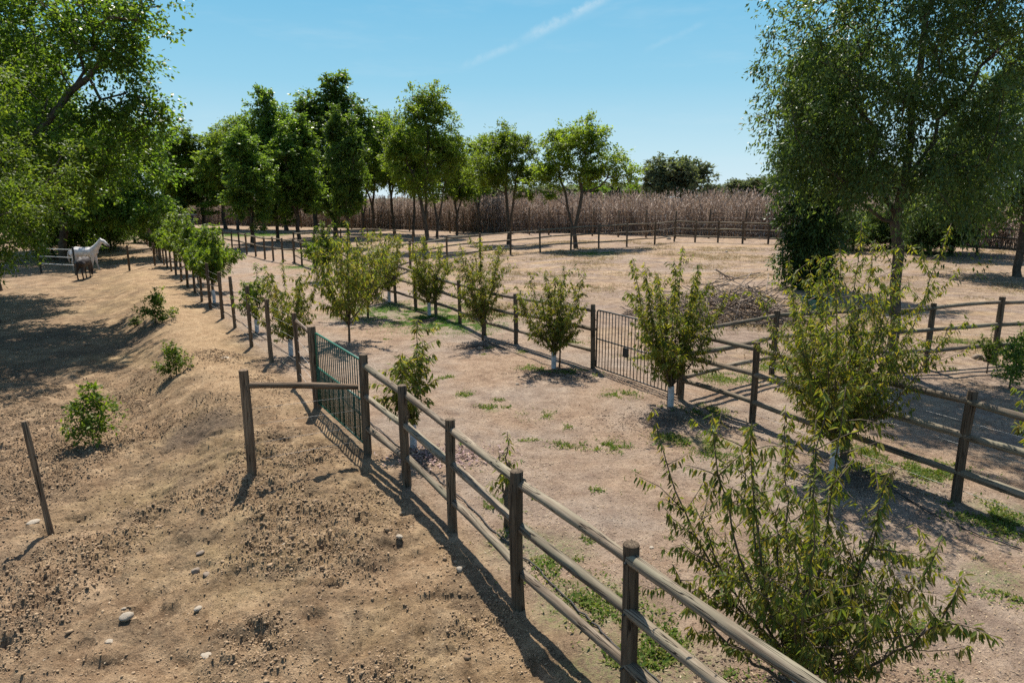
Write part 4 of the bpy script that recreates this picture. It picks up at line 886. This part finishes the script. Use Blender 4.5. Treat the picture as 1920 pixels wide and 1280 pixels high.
wp = at(163, 509); horse(wp, .12, .95, 'white-grey horse standing with raised head, looking right', horsemat('white_coat', (.50, .47, .45), (.68, .65, .62), (.35, .31, .28), (.10, .085, .08)), plain('grey_hair', (.35, .33, .31), (.55, .52, .5), 9), False, 1.)
dp = at(160, 523); horse(dp, 1.75, .80, 'small dark brown horse seen from behind in front of the white-grey one', horsemat('dark_coat', (.028, .022, .020), (.06, .048, .044), (.018, .014, .013), (.02, .016, .015)), plain('black_hair', (.012, .011, .011), (.03, .026, .025), 9), True, .3)

# ------------------------------------------------------------------ small things
def hose(name, label, pts, lift=.012):
    q = []
    for i in range(len(pts) - 1):
        a = at(*pts[i]); b = at(*pts[i + 1])
        for k in range(8):
            v = a.lerp(b, k / 8); q.append(Vector((v.x + random.gauss(0, .012), v.y + random.gauss(0, .012), gz(v.x, v.y) + lift + random.random() * .02)))
    m = MB(); o0 = q[0].copy(); m.tube([p - o0 for p in q], .0095, 6); return tag(link(name, m.mesh(name, M['hose']), None, o0), label, 'hose')
hose('irrigation_hose', 'black drip hose lying along the foot of the near fence', [(640, 745), (700, 800), (790, 872), (870, 940), (960, 1030), (1040, 1105), (1130, 1190), (1230, 1275), (1300, 1330)])
hose('irrigation_hose', 'black drip hose along the young trees left of the dark gate', [(600, 525), (700, 560), (805, 592), (870, 622), (935, 652), (985, 670), (1038, 690), (1120, 712)])
hose('irrigation_hose', 'black drip hose curving from the wide young tree to the right edge', [(1300, 775), (1400, 812), (1500, 852), (1620, 885), (1745, 965), (1830, 1005), (1925, 1035)])
hose('irrigation_hose', 'black drip hose behind the wire fence posts', [(400, 570), (440, 598), (480, 625), (545, 668), (590, 700), (640, 735)])
def stone(px, py, wpx, label, mt='stone', cat='stone', flat=.65):
    p = at(px, py); r = px_width(p, wpx) * .43; rs = np.random.default_rng(int(px * 7 + py))
    v = []; 
    me = bpy.data.meshes.new('stone'); 
    import bmesh
    bm = bmesh.new(); bmesh.ops.create_icosphere(bm, subdivisions=3, radius=1)
    off = rs.normal(0, 1, (9, 3)); off /= np.linalg.norm(off, axis=1)[:, None]; lim = .62 + .3 * rs.random(9)
    for vv in bm.verts:
        c = np.array(vv.co)
        for o_, l_ in zip(off, lim):
            dd = c @ o_
            if dd > l_: c = c - o_ * (dd - l_) * .9
        vv.co = c * np.array((1.15, .9, flat)) * (1 + .03 * rs.normal())
    bm.to_mesh(me); bm.free(); me.polygons.foreach_set('use_smooth', np.ones(len(me.polygons), bool)); me.materials.append(M[mt])
    o = link('stone', me, None, (p.x, p.y, gz(p.x, p.y) + r * flat * .55)); o.scale = (r, r, r); o.rotation_euler = (0, 0, rs.random() * 6)
    tag(o, label, cat, 'loose stones on the ground'); return o
for a in [(238, 1163, 26, 'white rounded stone in the bare soil at the bottom left'), (232, 1143, 10, 'tiny white stone just above the white rounded stone'), (372, 1148, 17, 'pale stone right of the white rounded stone'), (133, 1113, 20, 'flat pale stone left above the white rounded stone', 'stone', 'stone', .4), (862, 1072, 17, 'pale rounded stone at the edge of the near fence shadow', 'stone', 'stone', .8), (749, 1012, 16, 'pale stone left of the near fence shadow'),
          (205, 1205, 18, 'flat pale chip below the white rounded stone', 'stone', 'stone', .3), (387, 1232, 26, 'flat tan slab near the bottom edge', 'stone', 'stone', .25), (376, 1038, 17, 'dark brown clod upper of two in the bare soil', 'greystone'), (366, 1066, 20, 'dark brown clod lower of two in the bare soil', 'greystone'), (387, 1070, 19, 'tan stone touching the two dark clods', 'greystone'), (533, 1025, 15, 'small tan stone in the middle of the bare soil', 'stone'),
          (63, 984, 24, 'flat pale chip left of the lone stake', 'stone', 'stone', .25), (424, 672, 24, 'flat pale slab on the path above the lone post', 'stone', 'stone', .2), (1254, 449, 10, 'white stone at the corner of the back fence'), (1362, 473, 7, 'small white stone in the back paddock'), (1705, 690, 30, 'brown rock at the foot of the fine-leaved tree', 'greystone'), (1832, 672, 22, 'left brown rock beside the right paddock fence', 'greystone'), (1850, 676, 20, 'right brown rock beside the right paddock fence', 'greystone'),
          (970, 722, 8, 'tiny white fragment on the alley ground'), (1222, 1028, 12, 'pale bluish scrap on the alley by the near fence', 'stone', 'stone', .3), (900, 655, 12, 'small stone in the mulch under the bare-stemmed young tree', 'greystone')]:
    stone(*a)
def pile(px, py, r, h, nst, label, name, mt, lmin, lmax, rad, flat=False):
    p = at(px, py); m = MB()
    for i in range(nst):
        a = random.random() * 6.28; rr = r * math.sqrt(random.random()); z = h * (1 - (rr / r) ** 1.5) * random.random() + .02
        L = random.uniform(lmin, lmax); b = random.random() * 6.28; c = Vector((math.cos(a) * rr * 1.3, math.sin(a) * rr, z)); dd = Vector((math.cos(b), math.sin(b), random.gauss(0, .38))) * L * .5
        k = dd.cross(Vector((0, 0, 1))) * random.uniform(-.15, .15)
        e = [c - dd, c + k, c + dd]
        for v in e: v.z = max(v.z, tz(p.x + v.x, p.y + v.y) - p.z + .01)
        m.tube(e, [rad, rad * .8, rad * .35], 5)
    return tag(link(name, m.mesh(name, mt), None, p), label, 'brush pile')
pile(1368, 594, 1.75, 1.5, 420, 'heap of grey cut branches in the right paddock behind the dark gate', 'brush_pile', M['stick'], .6, 1.8, .02)
pile(1240, 590, .9, .7, 120, 'small brown heap of twigs left of the grey branch heap', 'brush_pile', M['stick'], .4, 1.2, .012)
n = 900; pp = at(835, 856); x = rng.normal(pp.x, .42, n); y = rng.normal(pp.y, .22, n); a = rng.random(n) * 6.28
tag(link('dry_prunings', quads('dry_prunings', np.stack([x, y, gzv(x, y) + .005 + .05 * rng.random(n)], -1), np.stack([np.cos(a), np.sin(a), rng.normal(0, .4, n)], -1), np.stack([rng.normal(0, .5, n), rng.normal(0, .5, n), np.ones(n)], -1), .05 + .05 * rng.random(n), .02 + .02 * rng.random(n), M['purple'])), 'purplish dry leaves heaped behind the near fence', None, None, 'stuff')
n = 9000; x = []; y = []
for px, py, r in [(905, 650, .42), (1250, 790, .7), (1600, 890, .6), (1040, 700, .5), (800, 602, .3), (1500, 1260, .5)]:
    p = at(px, py); x.append(rng.normal(p.x, r, n // 5)); y.append(rng.normal(p.y, r * .6, n // 5))
x = np.concatenate(x); y = np.concatenate(y)
M['mulch'] = leafmat('dark_mulch', [(.04, .028, .02), (.09, .062, .045), (.15, .11, .08)], .0, .9, (1, 1, 1), .2)
tag(link('mulch', lumps('mulch', x, y, .005 + .011 * rng.random(len(x)), M['mulch'], .4)), 'dark mulch under the young trees', None, None, 'stuff')
# shed roof far left
sx0, sy0 = xat(322, 80), 80.; o = empty('shed', (sx0, sy0, tz(sx0, sy0)), 'low shed with a pale flat roof in the far gap left of the grove', 'shed')
m = MB(); m.box((0, 0, .85), (1.9, 1.5, .95)); link('wall', m.mesh('wall', plain('shed_wall', (.14, .12, .11), (.24, .21, .19), 3), False), o)
m = MB(); m.box((0, 0, 1.87), (2.2, 1.8, .06)); link('roof', m.mesh('roof', plain('shed_roof', (.42, .37, .33), (.58, .52, .47), 3), False), o)
m = MB(); m.box((.4, -1.503, .75), (.45, .02, .74)); link('door', m.mesh('door', M['brownpost'], False), o)
# teal tub half hidden
p = at(1528, 588); m = MB(); m.tube([(0, 0, 0), (0, 0, .04), (0, 0, .5), (0, 0, .55), (0, 0, .55), (0, 0, .5), (0, 0, .08)], [.38, .42, .50, .53, .48, .46, .40], 24); 
tag(link('plastic_tub', m.mesh('plastic_tub', plain('teal_plastic', (.05, .16, .14), (.09, .22, .19), 6, .5)), None, p), 'teal green plastic tub half hidden behind the tall wide young tree', 'tub')

# ------------------------------------------------------------------ sky, sun, camera
AZ = R(-9); EL = R(60)
w = bpy.data.worlds.new('World'); S.world = w; w.use_nodes = True; nt = w.node_tree; nt.nodes.clear(); ln = nt.links
sk = nt.nodes.new('ShaderNodeTexSky'); sk.sky_type = 'NISHITA'; sk.sun_disc = False; sk.sun_elevation = EL; sk.sun_rotation = AZ % (2 * math.pi)
sk.altitude = 200; sk.air_density = 1.0; sk.dust_density = .6; sk.ozone_density = 1.0
bg = nt.nodes.new('ShaderNodeBackground'); bg.inputs['Strength'].default_value = .11; wo = nt.nodes.new('ShaderNodeOutputWorld')
def pdir(px, py):
    u = (px - 960) / F; v = (py - 640) / F
    return Vector((u, math.cos(PITCH) - v * math.sin(PITCH), -math.sin(PITCH) - v * math.cos(PITCH))).normalized()
tc = nt.nodes.new('ShaderNodeTexCoord'); dv = tc.outputs['Generated']
sepz = nt.nodes.new('ShaderNodeSeparateXYZ'); ln.new(dv, sepz.inputs[0])
el = nt.nodes.new('ShaderNodeMapRange'); el.inputs[2].default_value = .5; ln.new(sepz.outputs['Z'], el.inputs[0])
low = ramp(nt, el.outputs[0], [(0., (.70, .85, .92)), (.12, (.54, .78, .89)), (.30, (.32, .645, .845)), (.55, (.18, .52, .79)), (1., (.10, .36, .68))])
low = mixc(nt, 1., low, (4.95, 4.95, 4.95), 'MULTIPLY')
hz_ = nt.nodes.new('ShaderNodeMapRange'); hz_.inputs[1].default_value = .38; hz_.inputs[2].default_value = .7; hz_.inputs[3].default_value = 1.; hz_.inputs[4].default_value = 0.; ln.new(sepz.outputs['Z'], hz_.inputs[0])
col = mixc(nt, hz_.outputs[0], sk.outputs[0], low)
def vm(op, a, b):
    n_ = nt.nodes.new('ShaderNodeVectorMath'); n_.operation = op
    for s_, v_ in zip(n_.inputs, (a, b)):
        if hasattr(v_, 'is_linked'): ln.new(v_, s_)
        else: s_.default_value = v_
    return n_
def mth(op, a, b=0.):
    n_ = nt.nodes.new('ShaderNodeMath'); n_.operation = op
    for s_, v_ in zip(n_.inputs, (a, b)):
        if hasattr(v_, 'is_linked'): ln.new(v_, s_)
        else: s_.default_value = v_
    return n_.outputs[0]
def mrange(v_, a, b, c, d_):
    n_ = nt.nodes.new('ShaderNodeMapRange'); n_.interpolation_type = 'SMOOTHSTEP'
    for i_, q_ in enumerate((a, b, c, d_)): n_.inputs[i_ + 1].default_value = q_
    ln.new(v_, n_.inputs[0]); return n_.outputs[0]
def trail(a, b, wid, amt):
    global col
    A, B = pdir(*a), pdir(*b); nrm = A.cross(B).normalized(); t = (B - A).normalized()
    nz = noise(nt, dv, 60, 3, .7)
    off = mth('ABSOLUTE', mth('ADD', vm('DOT_PRODUCT', dv, nrm).outputs['Value'], mth('MULTIPLY', mth('SUBTRACT', nz, .5), wid * .9)))
    f = mrange(off, 0, wid, 1, 0); s_ = vm('DOT_PRODUCT', dv, t).outputs['Value']
    a0, b0 = A.dot(t), B.dot(t); e_ = (b0 - a0) * .35
    f = mth('MULTIPLY', mth('MULTIPLY', f, mrange(s_, a0 - e_ * .3, a0 + e_, 0, 1)), mrange(s_, b0 - e_ * .2, b0 + e_ * .6, 1, .2))
    f = mth('MULTIPLY', f, mth('MULTIPLY', mrange(nz, .3, .65, .3, 1), amt))
    col = mixc(nt, f, col, (4.1, 4.5, 4.65))
trail((975, 78), (1130, 0), .010, .34); trail((860, 128), (960, 88), .008, .18); trail((1205, 98), (1310, 48), .006, .09)
f = mth('MULTIPLY', mrange(noise(nt, mapping(nt, (2.5, 2.5, 14), 'Generated'), 1.6, 5, .6), .5, .8, 0, 1), .16); col = mixc(nt, f, col, (3.8, 4.3, 4.5))
ln.new(col, bg.inputs['Color']); ln.new(bg.outputs[0], wo.inputs[0])
sun = bpy.data.lights.new('sun', 'SUN'); sun.energy = 5.0; sun.angle = R(.53); sun.color = (1, .935, .84)
so = bpy.data.objects.new('sun', sun); COL.objects.link(so)
sv = Vector((math.sin(AZ) * math.cos(EL), math.cos(AZ) * math.cos(EL), math.sin(EL))); so.rotation_euler = sv.to_track_quat('Z', 'Y').to_euler(); so.location = (0, 0, 60)
cam = bpy.data.cameras.new('camera'); cam.sensor_width = 36; cam.lens = 24; cam.clip_start = .1; cam.clip_end = 8000
co = bpy.data.objects.new('camera', cam); COL.objects.link(co); co.location = (0, 0, H); co.rotation_euler = (R(90) - PITCH, 0, 0); S.camera = co
S.view_settings.view_transform = 'Standard'; S.view_settings.look = 'None'; S.view_settings.exposure = .88; S.view_settings.gamma = 1.
S.cycles.max_bounces = 6; S.cycles.diffuse_bounces = 3; S.cycles.transmission_bounces = 4; S.cycles.glossy_bounces = 2; S.cycles.use_denoising = False
